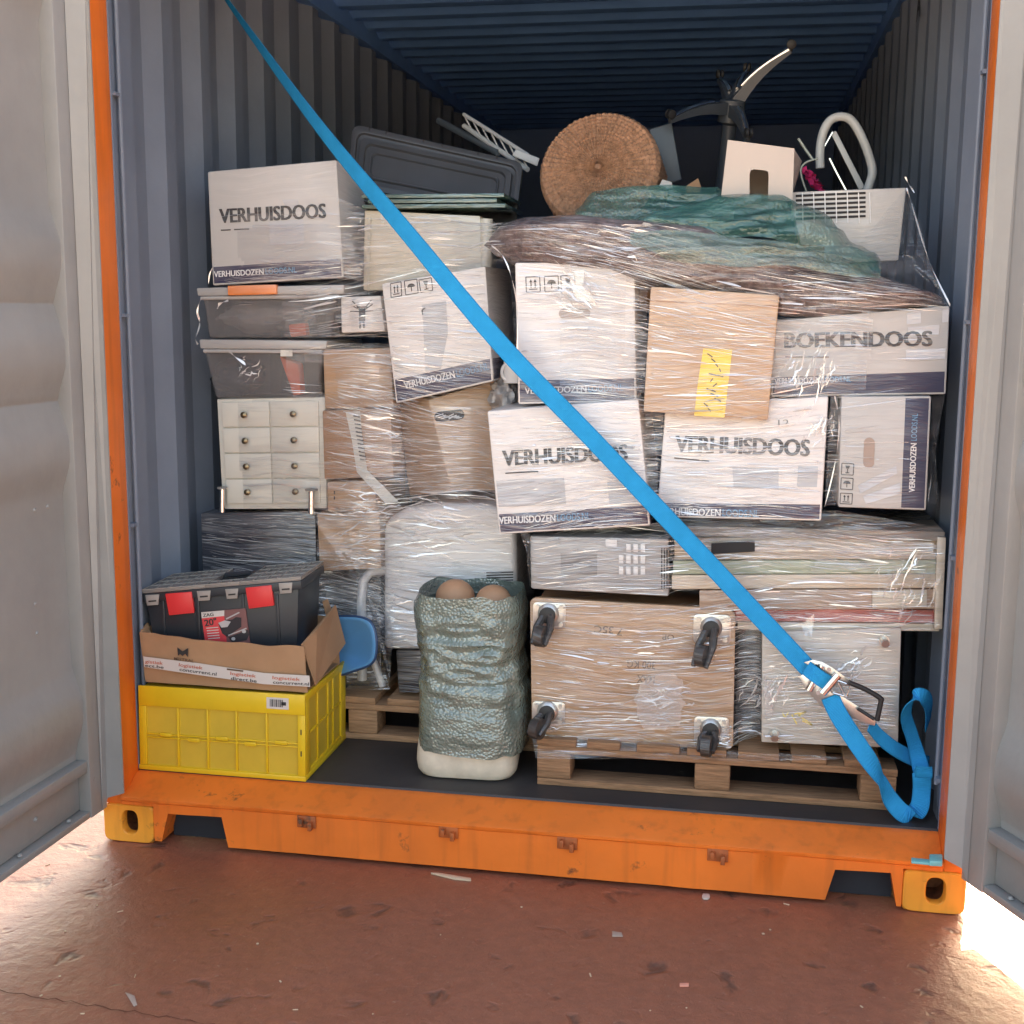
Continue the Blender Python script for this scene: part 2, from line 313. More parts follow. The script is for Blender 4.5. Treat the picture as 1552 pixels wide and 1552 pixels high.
# ------------------------------------------------------------------ mesh helpers
ORG = {}      # world origin of every object
PLN = {}      # front plane of box-like things
class MB:
    def __init__(s): s.v = []; s.f = []; s.m = []; s.uv = None
    def face(s, pts, mi=0):
        b = len(s.v); s.v += [V(p) for p in pts]; s.f.append(list(range(b, b+len(pts)))); s.m.append(mi)
    def mesh(s, vs, fs, mi=0):
        b = len(s.v); s.v += [V(p) for p in vs]
        for f in fs: s.f.append([b+i for i in f]); s.m.append(mi)
    def box(s, a, b, mi=0):
        x0, y0, z0 = a; x1, y1, z1 = b
        s.prism([(x0, y0, z0), (x1, y0, z0), (x1, y0, z1), (x0, y0, z1)], [(x0, y1, z0), (x1, y1, z0), (x1, y1, z1), (x0, y1, z1)], mi)
    def prism(s, A, B, mi=0):      # polygon A joined to polygon B
        n = len(A); vs = [V(p) for p in A]+[V(p) for p in B]
        s.mesh(vs, [list(range(n)), list(range(2*n-1, n-1, -1))]+[[j, i, n+i, n+j] for i, j in ((k, (k+1) % n) for k in range(n))], mi)
    def tube(s, path, r, n=10, mi=0, cap=True):
        path = [V(p) for p in path]; rr = r if isinstance(r, (list, tuple)) else [r]*len(path)
        vs = []; fs = []; pu = None
        for i, p in enumerate(path):
            d = (path[min(i+1, len(path)-1)]-path[max(i-1, 0)]).normalized()
            u = pu if pu is not None else (V((0, 0, 1)) if abs(d.z) < .9 else V((1, 0, 0)))
            u = (u-d*u.dot(d)).normalized(); pu = u; x = d.cross(u)
            for k in range(n):
                a = 2*math.pi*k/n; vs.append(p+(u*math.cos(a)+x*math.sin(a))*rr[i])
        for i in range(len(path)-1):
            for k in range(n): fs.append([i*n+k, i*n+(k+1) % n, (i+1)*n+(k+1) % n, (i+1)*n+k])
        if cap: fs += [list(range(n-1, -1, -1)), list(range((len(path)-1)*n, len(path)*n))]
        s.mesh(vs, fs, mi)
    def grid(s, rows, mi=0, closed=False):
        h, n = len(rows), len(rows[0]); vs = [p for r in rows for p in r]; fs = []
        for i in range(h-1):
            for j in range(n if closed else n-1):
                k = (j+1) % n; fs.append([i*n+j, i*n+k, (i+1)*n+k, (i+1)*n+j])
        s.mesh(vs, fs, mi)
    def cyl(s, p, d, r, h, n=20, mi=0, r2=None):
        d = V(d).normalized(); s.tube([V(p), V(p)+d*h], [r, r if r2 is None else r2], n, mi)
    def build(s, name, mats, parent=None, bevel=0, smooth=False, seg=2, origin=None, recalc=True):
        me = bpy.data.meshes.new(name)
        if origin is None:
            xs = [p.x for p in s.v]; ys = [p.y for p in s.v]; zs = [p.z for p in s.v]
            origin = V(((min(xs)+max(xs))/2, (min(ys)+max(ys))/2, min(zs)))
        me.from_pydata([tuple(p-origin) for p in s.v], [], s.f)
        for i, p in enumerate(me.polygons): p.material_index = s.m[i]
        if s.uv is not None:
            l = me.uv_layers.new(name='UVMap')
            for i, lp in enumerate(me.loops): l.data[i].uv = s.uv[lp.vertex_index]
        for m in (mats if isinstance(mats, (list, tuple)) else [mats]): me.materials.append(m)
        if recalc or bevel:
            bm = bmesh.new(); bm.from_mesh(me)
            if bevel:
                bmesh.ops.remove_doubles(bm, verts=bm.verts, dist=1e-5)
            if recalc: bmesh.ops.recalc_face_normals(bm, faces=bm.faces)
            if bevel:
                es = [e for e in bm.edges if len(e.link_faces) == 2 and e.calc_face_angle(0) > .5]
                bmesh.ops.bevel(bm, geom=es, offset=bevel, segments=seg, profile=.5, affect='EDGES', clamp_overlap=True)
            bm.to_mesh(me); bm.free()
        if smooth or bevel:
            for p in me.polygons: p.use_smooth = True
            try: me.set_sharp_from_angle(angle=rad(38))
            except Exception: pass
        o = bpy.data.objects.new(name, me); COL.objects.link(o)
        return put(o, origin, parent)
def put(o, origin, parent=None):
    ORG[o.name] = V(origin)
    if parent is not None: o.parent = parent; o.location = V(origin)-ORG[parent.name]
    else: o.location = origin
    return o
def tag(o, label, cat, group=None, kind=None):
    if label: o['label'] = label
    if cat: o['category'] = cat
    if group: o['group'] = group
    if kind: o['kind'] = kind
    return o
def thing(name, label, cat, loc, group=None):
    o = bpy.data.objects.new(name, None); COL.objects.link(o); o.empty_display_size = .1
    put(o, loc); return tag(o, label, cat, group)
def base_of(pts):
    xs = [p[0] for p in pts]; ys = [p[1] for p in pts]; zs = [p[2] for p in pts]
    return V(((min(xs)+max(xs))/2, (min(ys)+max(ys))/2, min(zs)))

def quad_pts(q, Y):
    """Front-face corners TL TR BR BL seen at pixels q, the left edge at depth Y[0] and the right edge at Y[1]."""
    Yl, Yr = Y if isinstance(Y, tuple) else (Y, Y)
    tl, tr, bl = at(*q[0], Yl), at(*q[1], Yr), at(*q[3], Yl)
    n = (tr-tl).cross(bl-tl).normalized()
    if n.y > 0: n = -n
    pl = (tl, n); return [tl, tr, onpl(*q[2], pl), bl], pl
def cardbox(label, cat, q, Y, depth, mats, band=None, side=None, group=None, name='moving_box', bevel=.006, as_thing=True, sag=.004):
    """A carton from the four corners of its front face; band = share of the height printed as a strip along the foot, side = along the right."""
    (tl, tr, br, bl), pl = quad_pts(q, Y); n = pl[1]; d = -n*depth
    mb = MB()
    if band:
        ml, mr_ = tl.lerp(bl, 1-band), tr.lerp(br, 1-band)
        mb.prism([tl, tr, mr_, ml], [p+d for p in (tl, tr, mr_, ml)], 0)
        mb.prism([ml, mr_, br, bl], [p+d for p in (ml, mr_, br, bl)], 1)
        keep = []
        for k, f in enumerate(mb.f):
            c = sum((mb.v[i] for i in f), V())/len(f); cm = (ml+mr_)/2+d/2
            if (c-cm).length < 1e-4: continue
            keep.append(k)
        mb.f = [mb.f[k] for k in keep]; mb.m = [mb.m[k] for k in keep]
    elif side:
        mt, mb_ = tl.lerp(tr, 1-side), bl.lerp(br, 1-side)
        mb.prism([tl, mt, mb_, bl], [p+d for p in (tl, mt, mb_, bl)], 0); mb.prism([mt, tr, br, mb_], [p+d for p in (mt, tr, br, mb_)], 1)
        keep = []
        for k, f in enumerate(mb.f):
            c = sum((mb.v[i] for i in f), V())/len(f); cm = (mt+mb_)/2+d/2
            if (c-cm).length < 1e-4: continue
            keep.append(k)
        mb.f = [mb.f[k] for k in keep]; mb.m = [mb.m[k] for k in keep]
    else: mb.prism([tl, tr, br, bl], [p+d for p in (tl, tr, br, bl)])
    o = mb.build(name, mats, bevel=bevel)
    tag(o, label, cat, group); PLN[o.name] = pl; LOAD.append(o)
    return o
LOAD = []
def printed(parent, px, m, name='print', off=.0015, pl=None, label=None):
    pl = pl or PLN[parent.name]
    mb = MB(); polys = px if isinstance(px[0][0], (tuple, list)) else [px]
    for poly in polys: mb.face([onpl(*p, pl, off) for p in poly])
    o = mb.build(name, m, parent, recalc=False)
    # make it face outward
    return o
def line_px(a, b, wd):
    ax, ay = a; bx, by = b; L = math.hypot(bx-ax, by-ay) or 1; nx, ny = -(by-ay)/L*wd/2, (bx-ax)/L*wd/2
    return [(ax+nx, ay+ny), (bx+nx, by+ny), (bx-nx, by-ny), (ax-nx, ay-ny)]
def stadium(cx, cy_, a, b, ang=0, n=10):
    """Oblong outline, half length a and half height b."""
    pts = []
    for k in range(2*n):
        t = math.pi*2*k/(2*n); c, s = math.cos(t), math.sin(t)
        x = (a-b)*(1 if c > 0 else -1)+b*c if a > b else a*c; y = b*s if a > b else (b-a)*(1 if s > 0 else -1)+a*s
        pts.append((cx+x*math.cos(ang)-y*math.sin(ang), cy_+x*math.sin(ang)+y*math.cos(ang)))
    return pts
def text(parent, s, p0, p1, cap, m, bold=.03, off=.0018, pl=None, name='lettering', up=None):
    """Lettering on a face: baseline from pixel p0 to pixel p1, capitals cap pixels tall."""
    pl = pl or PLN[parent.name]; n = pl[1]
    A, B = onpl(*p0, pl, off), onpl(*p1, pl, off)
    dx, dy = p1[0]-p0[0], p1[1]-p0[1]; L = math.hypot(dx, dy)
    U = onpl(p0[0]+dy/L*cap, p0[1]-dx/L*cap, pl, off)-A
    cu = bpy.data.curves.new('t', 'FONT'); cu.body = s; cu.size = 1; cu.offset = min(bold, .008); cu.resolution_u = 3
    ob = bpy.data.objects.new('t', cu); COL.objects.link(ob); bpy.context.view_layer.update()
    me = bpy.data.meshes.new_from_object(ob.evaluated_get(bpy.context.evaluated_depsgraph_get()))
    co = [v.co.copy() for v in me.vertices]; x0 = min(c.x for c in co); x1 = max(c.x for c in co)
    fs = [list(p.vertices) for p in me.polygons]
    bpy.data.objects.remove(ob); bpy.data.curves.remove(cu); bpy.data.meshes.remove(me)
    X = (B-A)/(x1-x0); Z = U/.72
    mb = MB(); sh = max(0, bold-.008)*1.15
    for k, dx_ in enumerate((-sh, 0, sh) if sh > .002 else (0,)): mb.mesh([A+X*(c.x+dx_-x0)+Z*c.y+n*(.00015*k) for c in co], fs)
    return mb.build(name, m, parent, recalc=False)
def icons(parent, boxes, m):
    """The three handling marks: two arrows, an umbrella, a glass."""
    for k, q in enumerate(boxes):
        (x0, y0), (x1, y1), (x2, y2), (x3, y3) = q
        def uvp(u, v):
            a = (x0+(x1-x0)*u, y0+(y1-y0)*u); b = (x3+(x2-x3)*u, y3+(y2-y3)*u)
            return (a[0]+(b[0]-a[0])*v, a[1]+(b[1]-a[1])*v)
        P = []
        for a, b in (((0, 0), (1, 0)), ((1, 0), (1, 1)), ((1, 1), (0, 1)), ((0, 1), (0, 0))): P.append(line_px(uvp(*a), uvp(*b), 1.3))
        if k == 0:
            for u in (.35, .65):
                P.append(line_px(uvp(u, .25), uvp(u, .72), 1.6)); P.append([uvp(u-.12, .36), uvp(u, .16), uvp(u+.12, .36)])
            P.append(line_px(uvp(.2, .82), uvp(.8, .82), 1.3))
        elif k == 1:
            P.append([uvp(.5+.32*math.cos(t), .5-.26*math.sin(t)) for t in np.linspace(0, math.pi, 9)]); P.append(line_px(uvp(.5, .4), uvp(.5, .82), 1.3))
        else:
            P.append([uvp(.3, .18), uvp(.7, .18), uvp(.6, .48), uvp(.4, .48)]); P.append(line_px(uvp(.5, .45), uvp(.5, .8), 1.4)); P.append(line_px(uvp(.33, .82), uvp(.67, .82), 1.4))
        printed(parent, P, m, 'handling_mark')

# ================================================================== SETTING
g = MB(); g.face([(-300, -300, 0), (300, -300, 0), (300, 300, 0), (-300, 300, 0)])
tag(g.build('ground', GROUND), None, None, kind='structure')

# ------------------------------------------------------------------ the container
W2, HW, ZF, YB, ZR, LEN = 1.219, 1.158, .1835, .115, 2.833, 5.85
C = thing('shipping_container', 'orange steel shipping container standing open, packed with pallets of household goods', 'container', (0, 3, 0))
def cpart(mb, name, m, **k): return mb.build(name, m, C, **k)
# sill with fork pockets
sl = MB()
notch = lambda a, b: [(a, .0125), (a+.022, .100), (b-.018, .104), (b, .0125)]
bot = notch(-1.035, -.828)+notch(.862, 1.045)
outl = [(-W2+.160, .0125)]+bot+[(W2-.160, .0125), (W2-.160, .1455), (-W2+.160, .1455)]
tri_top = .108
def strip(xa, xb, za, zb, y=0.): sl.face([(xa, y, za), (xb, y, za), (xb, y, zb), (xa, y, zb)])
xs = sorted({-W2+.160, W2-.160, *[p[0] for p in bot], *np.linspace(-.75, .75, 9)})
rng = random.Random(3)
def zbot(x):
    if abs(x) > W2-.1615: return .1188
    for k in (0, 4):
        a, b, c, d = bot[k:k+4]
        if a[0] < x < d[0]:
            if x < b[0]: return a[1]+(b[1]-a[1])*(x-a[0])/(b[0]-a[0])
            if x > c[0]: return d[1]+(c[1]-d[1])*(d[0]-x)/(d[0]-c[0])
            return b[1]+(c[1]-b[1])*(x-b[0])/(c[0]-b[0])
    return .0125
front = []
XS = [float(v) for v in sorted(set(np.round(np.concatenate([np.linspace(-HW+.0005, HW-.0005, 96), [p[0] for p in bot], [-W2+.1610, -W2+.1620, W2-.1610, W2-.1620]]), 4)))]
prof = lambda x: [(0, zbot(x)), (0, .128), (-.005, .133), (-.006, .142), (.000, .1455), (.05, .155), (.095, .178), (YB, .181), (YB+.03, .181)]
rows = []
for i in range(9): rows.append([V((x, prof(x)[i][0]+.0012*noise.noise(V((x*5, i*.4, 1))), prof(x)[i][1]+(.0018*noise.noise(V((x*9, i, 3))) if i < 5 else 0))) for x in XS])
sl.grid(rows)
sl.grid([[V((x, 0, zbot(x))) for x in XS], [V((x, .10 if abs(x) > W2-.1615 else .16, zbot(x)+.001)) for x in XS]])
sill = cpart(sl, 'sill', ORANGE, smooth=True)
for a_, b_ in ((-1.03, -.83), (.865, 1.04)):
    m_ = MB(); m_.box((a_, .07, .004), (b_, .074, .128)); m_.build('notch_shade_plate', mat('notch_shade_dark', (.02, .022, .03), rough=.8), sill)  # dark plate added to stand for the shade inside each notch
# rebate lip behind the step, door keepers
lip = MB(); lip.prism([(-HW, YB-.001, .178), (HW, YB-.001, .178), (HW, YB+.006, .1865), (-HW, YB+.006, .1865)], [(-HW, YB+.012, .178), (HW, YB+.012, .178), (HW, YB+.012, .1865), (-HW, YB+.012, .1865)])
lip.build('floor_edge', FLOORM, sill)
for px, py in ((465, 1240), (680, 1255), (860, 1272), (1088, 1290)):
    p = at(px, py, 0); k = MB(); x, z = p.x, p.z-.012
    k.box((x-.028, -.005, z-.016), (x+.028, .001, z+.020)); k.box((x-.02, -.020, z-.006), (x-.008, -.004, z+.014)); k.box((x+.008, -.022, z-.018), (x+.020, -.004, z+.006))
    k.build('door_keeper', worn_paint('keeper_paint', (.50, .12, .03), rust=1.25, rough=.6), sill, bevel=.002)
# corner castings, posts, header
def casting(cx, z0):
    mb = MB(); w2, h, dp, n = .081, .118, .178, 40
    def rr(a, b, r, z):   # rounded rectangle loop about the casting centre
        pts = []
        for k in range(n):
            t = 2*math.pi*(k+.5)/n; c, s = math.cos(t), math.sin(t)
            e = 2/ (7 if r else 2)
            pts.append((cx+a*math.copysign(abs(c)**e, c), z0+h/2+b*math.copysign(abs(s)**e, s)))
        return [V((x, z, q)) for x, q in pts]
    def hole(a, b, y):
        pts = []
        for k in range(n):
            t = 2*math.pi*(k+.5)/n; c, s = math.cos(t), math.sin(t); e = 2/2.8
            pts.append(V((cx+.004+a*math.copysign(abs(c)**e, c), y, z0+h/2+.004+b*math.copysign(abs(s)**e, s))))
        return pts
    mb.grid([rr(w2, h/2, 1, dp), rr(w2, h/2, 1, .006), rr(w2-.004, h/2-.004, 1, 0), hole(.027, .039, 0), hole(.024, .036, .004), hole(.024, .036, .03)], closed=True)
    mb.face(rr(w2, h/2, 1, dp))
    o = cpart(mb, 'corner_casting', CASTO, smooth=True)
    c2 = MB(); c2.grid([hole(.024, .036, .03), hole(.04, .045, .031), hole(.04, .045, .12)], closed=True); c2.face(hole(.04, .045, .12)); c2.build('casting_hole', RUST, o)
for cx in (-W2+.081, W2-.081): casting(cx, 0); casting(cx, 2.778)
for s in (-1, 1):
    p = MB()
    a, b = sorted((s*HW, s*W2)); p.box((a, 0.002, .1185), (b, YB, 2.7775))
    o = cpart(p, 'corner_post', ORANGE, bevel=.004)
    j = MB(); a, b = sorted((s*1.1575, s*1.2)); j.box((a, YB+.0005, .184), (b, YB+.012, 2.77)); a, b = sorted((s*1.166, s*1.2)); j.box((a, YB+.012, .184), (b, YB+.075, 2.77))
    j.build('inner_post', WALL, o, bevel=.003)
    r = MB(); r.tube([(s*1.152, YB+.040, .30), (s*1.152, YB+.040, 2.74)], .006, 8)
    for z in np.arange(.32, 2.7, .61): r.box((min(s*1.148, s*1.168), YB+.010, z-.005), (max(s*1.148, s*1.168), YB+.046, z+.005))
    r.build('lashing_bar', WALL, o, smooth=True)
hd = MB(); hd.box((-W2+.1625, 0.001, 2.70), (W2-.1625, .12, 2.895)); cpart(hd, 'door_header', ORANGE, bevel=.004)
# corrugated walls and roof
def corr(t, per, depth):
    u = (t/per) % 1
    if u < .26: return 0
    if u < .50: return depth*(u-.26)/.24
    if u < .76: return depth
    return depth*(1-(u-.76)/.24)
def wall(s):
    mb = MB(); ys = [YB+.075]
    k = 0
    while ys[-1] < LEN:
        for f in (.26, .50, .76, 1.0): ys.append(YB+.075+(k+f)*.275)
        k += 1
    X = [s*(1.166+corr(y-YB-.075+1e-5, .275, .036)) for y in ys]
    mb.grid([[V((x, y, .17)) for x, y in zip(X, ys)], [V((x, y, ZR)) for x, y in zip(X, ys)]])
    mb.grid([[V((s*1.209, y, .17)) for x, y in zip(X, ys)], [V((s*1.209, y, ZR+.01)) for x, y in zip(X, ys)]], 1)
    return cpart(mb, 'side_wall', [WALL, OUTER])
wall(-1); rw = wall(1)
rf = MB(); ys = [.12]; k = 0
while ys[-1] < LEN:
    for f in (.26, .50, .76, 1.0): ys.append(.12+(k+f)*.209)
    k += 1
rf.grid([[V((-1.17, y, ZR+.02-corr(y-.12+1e-5, .209, .02))) for y in ys], [V((1.17, y, ZR+.02-corr(y-.12+1e-5, .209, .02))) for y in ys]])
rf.grid([[V((-1.205, y, ZR+.05)) for y in ys], [V((1.205, y, ZR+.05)) for y in ys]], 1)
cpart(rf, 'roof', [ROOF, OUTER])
rl = MB()
for s in (-1, 1):
    a, b = sorted((s*1.148, s*1.2)); rl.box((a, .13, ZR-.06), (b, LEN, ZR+.04))
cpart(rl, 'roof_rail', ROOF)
fl = MB(); fl.box((-1.20, YB+.0125, .135), (1.20, LEN, ZF)); fl.box((-1.215, .18, .04), (-1.19, LEN, .135)); fl.box((1.19, .18, .04), (1.215, LEN, .135)); fl.box((-1.19, 1.2, .02), (1.19, 1.25, .135)); cpart(fl, 'floor', FLOORM)
bw = MB(); bw.box((-1.21, LEN-.06, .03), (1.21, LEN-.02, ZR+.06)); cpart(bw, 'end_wall', worn_paint('end_wall_veil_paint', (.07, .16, .36), rust=.15))  # bluer than the side walls: the interior's veil is painted in
tt = MB()
# ------------------------------------------------------------------ doors
def door(hx, hy, ang, s):
    """A door leaf hung at (hx, hy), its length running at angle ang from -Y, s = side of its inner face."""
    a = V((-s*math.sin(ang)*-1, -math.cos(ang), 0)) if False else V((s*math.sin(ang), -math.cos(ang), 0))
    n = V((-s*math.cos(ang), -math.sin(ang), 0)); O = V((hx, hy, 0)); Lg, z0, z1 = 1.165, .118, 2.70
    def P(t, h, z): return O+a*t+n*h+V((0, 0, z))
    def bx(mb, t0, t1, h0, h1, za, zb, mi=0): mb.prism([P(t0, h0, za), P(t1, h0, za), P(t1, h0, zb), P(t0, h0, zb)], [P(t0, h1, za), P(t1, h1, za), P(t1, h1, zb), P(t0, h1, zb)], mi)
    e = MB(); bx(e, 0, .085, -.055, 0, z0, z1); bx(e, Lg-.085, Lg, -.055, 0, z0, z1)
    o = cpart(e, 'door', GREY, bevel=.004)
    F0 = V((s*1.154, -.022, 0)) if s > 0 else V((-1.134, -.030, 0)); E0 = P(.004, .002, 0); E1 = P(.03, .0015, 0); fm = MB()
    fm.prism([F0+V((0, 0, .165)), E0+V((0, 0, z0+.03)), E1+V((0, 0, z0+.001)), E1+V((0, 0, z1)), F0+V((0, 0, z1))], [p+V((0, .006, 0)) for p in (F0+V((0, 0, .165)), E0+V((0, 0, z0+.03)), E1+V((0, 0, z0+.001)), E1+V((0, 0, z1)), F0+V((0, 0, z1)))])
    fm.build('door_seal_flange', GREY, o)
    # corrugated sheet, ribs across the leaf
    zs = []; ribs = (.44, 1.18, 1.44, 1.70, 2.42)
    pr = [(.29, -.042)]
    for c in ribs: pr += [(c-.125, -.042), (c-.035, -.012), (c+.035, -.012), (c+.125, -.042)]
    pr += [(2.62, -.042)]
    sh = MB(); ts = np.linspace(.084, Lg-.084, 14)
    # soften the folds
    zz = []
    for (za, ha), (zb, hb) in zip(pr, pr[1:]):
        for q in np.linspace(0, 1, 5)[:-1]: zz.append((za+(zb-za)*q, ha+(hb-ha)*q))
    zz.append(pr[-1])
    hs = np.array([h for _, h in zz]); hs = np.convolve(np.pad(hs, 1, 'edge'), [.25, .5, .25], 'valid')
    sh.grid([[P(t, h+.003*noise.noise(V((t*3, z*2, s))), z) for t in ts] for (z, _), h in zip(zz, hs)])
    sh.build('door_sheet', GREY, o, smooth=True)
    bk = MB(); bx(bk, .086, Lg-.086, -.0545, -.052, z0+.002, z1-.002); bk.build('door_outer_sheet', OUTER, o)
    for ha, za, zb in ((-.006, .256, .29), (-.036, .14, .255), (-.004, z0+.001, .139), (-.006, 2.62, 2.695)):
        rb = MB(); bx(rb, .0855, Lg-.0855, -.050, ha, za, zb); rb.build('door_rail', GREY, o, bevel=.003)
    for t, z, h in ((.17, .142, -.02), (.40, .142, -.02), (.66, .142, -.02), (.30, .20, -.036), (.55, .20, -.036)): bo = MB(); bo.cyl(P(t, h, z), V((0, 0, 1)) if h > -.03 else n, .008, .006, 8, r2=.004); bo.build('rivet', GREY, o, smooth=True)
    for t, z in ((.16, 1.03), (.22, 1.03), (.24, .78), (.24, .70)): bo = MB(); bo.cyl(P(t, -.043, z), n, .008, .006, 8, r2=.004); bo.build('rivet', GREY, o, smooth=True)
    for z in (.35, .95, 1.6, 2.3):
        h = MB(); h.tube([O+V((-s*-.012, .012, z-.06)), O+V((-s*-.012, .012, z+.06))], .013, 10); h.build('hinge', ORANGE, o, smooth=True)
door(-1.187, -.028, rad(2.0), -1)
door(1.197, -.030, rad(25.5), 1)
# inside stencil letter on the right wall
d = MB()
pA = atz(1383, 18, 2.2)
def wall_text(s, y, z, hgt):
    pl = (V((1.163, y, z)), V((-1, 0, 0)))
    cu = bpy.data.curves.new('t', 'FONT'); cu.body = s; cu.size = hgt/.72; cu.offset = .002
    ob = bpy.data.objects.new('t', cu); COL.objects.link(ob); bpy.context.view_layer.update()
    me = bpy.data.meshes.new_from_object(ob.evaluated_get(bpy.context.evaluated_depsgraph_get()))
    mb = MB(); mb.mesh([V((1.1645, y-v.co.x, z+v.co.y)) for v in me.vertices], [list(p.vertices) for p in me.polygons])
    bpy.data.objects.remove(ob); bpy.data.curves.remove(cu); bpy.data.meshes.remove(me)
    mb.build('stencil_lettering', INKN, rw, recalc=False)
aX = ray(1390, 22); tX = (1.164-CAM.x)/aX.x; pA = CAM+aX*tX
wall_text('A', pA.y+.02, pA.z-.02, .10)

# ================================================================== PALLETS
def pallet(x0, x1, y0, dep, z0, label, mt, seed, ndeck=7):
    rg = random.Random(seed)
    t = thing('wooden_pallet', label, 'pallet', ((x0+x1)/2, y0+dep/2, z0), 'wooden pallets under the load')
    def jb(a, b):
        m = MB(); j = lambda: rg.uniform(-.002, .002)
        m.box((a[0]+j(), a[1]+j(), a[2]), (b[0]+j(), b[1]+j(), b[2])); return m
    w = x1-x0
    for k, yy in enumerate((y0, y0+dep/2-.05, y0+dep-.1)):
        jb((x0, yy, z0+.0005), (x1, yy+.1, z0+.021)).build('bottom_board', mt, t, bevel=.002)
        jb((x0, yy, z0+.1005), (x1, yy+.1, z0+.121)).build('stringer_board', mt, t, bevel=.002)
        for xx in (x0, (x0+x1)/2-.05, x1-.1):
            jb((xx, yy+.001, z0+.0215), (xx+.1, yy+.099, z0+.1)).build('block', mt, t, bevel=.006)
    for k in range(ndeck):
        bw_ = w/ndeck; xa = x0+k*bw_
        jb((xa, y0+.001, z0+.1215), (xa+bw_*rg.uniform(.62, .86), y0+dep, z0+.143)).build('deck_board', mt, t, bevel=.002)
    return t
PALL_L = pallet(-1.15, .005, .50, .8, ZF+.0005, 'pale wooden pallet behind the yellow crate, under the left load', WOOD, 1)
PALL_R = pallet(.042, 1.060, .228, 1.0, ZF+.0005, 'weathered wooden pallet at the sill under the right load', WOODD, 2)
ZP = ZF+.144

# ================================================================== LEFT LOAD
GM = 'white moving boxes in the load'; GC = 'brown cartons in the load'
def moving_text(b, word, p0, p1, cap, m=None): text(b, word, p0, p1, cap, m or INK, bold=.042)
def band_text(b, p0, pm, p1, cap, wm=None):
    text(b, 'VERHUISDOZEN', p0, pm, cap, wm or INKW, bold=.03); text(b, 'LOODS.NL', (pm[0]+3, pm[1]+(p1[1]-pm[1])*3/max(1, p1[0]-pm[0])), p1, cap, INKB, bold=.01)
A = cardbox('white moving box with big black lettering, topmost at the left of the load', 'moving box', [(314, 260), (510, 242), (521, 421), (322, 433)], .52, .40, [WHITED, NAVY], band=.165, group=GM)
moving_text(A, 'VERHUISDOOS', (334, 338), (494, 330), 22)
printed(A, line_px((335, 349), (350, 348.3), 2), INK); printed(A, line_px((355, 348), (378, 347), 2), INK)
printed(A, [[(408, 336), (460, 332), (462, 370), (409, 372)], [(428, 303), (452, 302), (454, 318), (436, 319)]], PALE)
band_text(A, (325, 420), (400, 416), (450, 413), 9)
plA = (at(511, 242, .52), V((1, 0, 0)))
icons(A, [], INK)
def side_icons(b, x, ys, z, sz, pl):
    P = []
    for y in ys:
        def q(u, v): return V((x, y+u*sz, z+v*sz))
        mb = MB()
        for a, c in (((0, 0), (1, .07)), ((0, .93), (1, 1)), ((0, .07), (.07, .93)), ((.93, .07), (1, .93)), ((.3, .25), (.4, .75)), ((.6, .25), (.7, .75))): mb.face([q(a[0], a[1]), q(c[0], a[1]), q(c[0], c[1]), q(a[0], c[1])])
        mb.build('handling_mark', INK, b, recalc=False)
xA = PLN[A.name][0].x+.418
# upper and lower clear totes
def tote(q, lid, Y, dep, label, clip=None):
    (tl, tr, br, bl), pl = quad_pts(q, Y); d = V((0, dep, 0))
    t = thing('storage_tote', label, 'plastic tote', base_of([tl, tr, br, bl, br+d]), 'clear totes in the left load'); th = .006
    cx = (bl+br)/2
    back = [p+d for p in (tl, tr, br, bl)]
    ins = lambda p: p+(cx-p)*.03
    b = MB(); F = [tl, tr, br, bl]
    b.face(F); b.face(back[::-1]); b.face([tl, bl, back[3], back[0]]); b.face([tr, back[1], back[2], br]); b.face([bl, br, back[2], back[3]])
    b.build('tote_body', TOTE, t, bevel=.012, seg=3)
    l = [at(*p, Y-.012) for p in lid]; m = MB(); m.prism(l, [p+V((0, dep+.024, 0)) for p in l]); lo_ = m.build('lid', TOTEL, t, bevel=.006)
    rim = MB(); rim.tube([at(lid[3][0]+6, lid[3][1]+3, Y-.006), at(lid[2][0]-6, lid[2][1]+3, Y-.006)], .006, 8); rim.build('rim', TOTEL, t, smooth=True)
    if clip:
        c = [at(*p, Y-.022) for p in clip]; m = MB(); m.prism(c, [p+V((0, .02, 0)) for p in c]); m.build('lid_clip', ORANGEP, t, bevel=.004)
    LOAD.append(lo_); LOADB.append([tl, tr, br, bl]); return t
LOADB = []
tote([(306, 447), (512, 446), (502, 513), (316, 513)], [(297, 436), (522, 431), (521, 446), (299, 449)], .52, .38, 'clear grey tote with an orange lid clip under the top left box', [(344, 433), (419, 431), (419, 446), (345, 448)])
tote([(308, 528), (490, 533), (480, 603), (326, 604)], [(301, 514), (496, 516), (494, 530), (303, 529)], .52, .36, 'lower clear tote with dark contents on the white drawer cabinet')
def blob(name, label, cat, c, r, m, seed, kids=None, amp=.25, n=22):
    rows = []
    for i in range(n+1):
        th = math.pi*i/n; row = []
        for j in range(2*n):
            ph = 2*math.pi*j/(2*n); dv = V((math.sin(th)*math.cos(ph), math.sin(th)*math.sin(ph), math.cos(th)))
            k = 1+amp*noise.noise(dv*2.2+V((seed, 0, 0)))+amp*.4*noise.noise(dv*6+V((0, seed, 0)))
            row.append(V(c)+V((dv.x*r[0], dv.y*r[1], dv.z*r[2]))*k)
        rows.append(row)
    b = MB(); b.grid(rows, closed=True); o = b.build(name, m, None, smooth=True); return tag(o, label, cat)
CLOTHD = mat('dark_blue_cloth', (.035, .04, .055), rough=.9, var=.3); CLOTHO = mat('orange_red_cloth', (.62, .10, .035), rough=.75, var=.2)
blob('folded_cloth', 'dark folded cloth inside the lower clear tote', 'cloth', at(362, 570, .68), (.085, .10, .055), CLOTHD, 2)
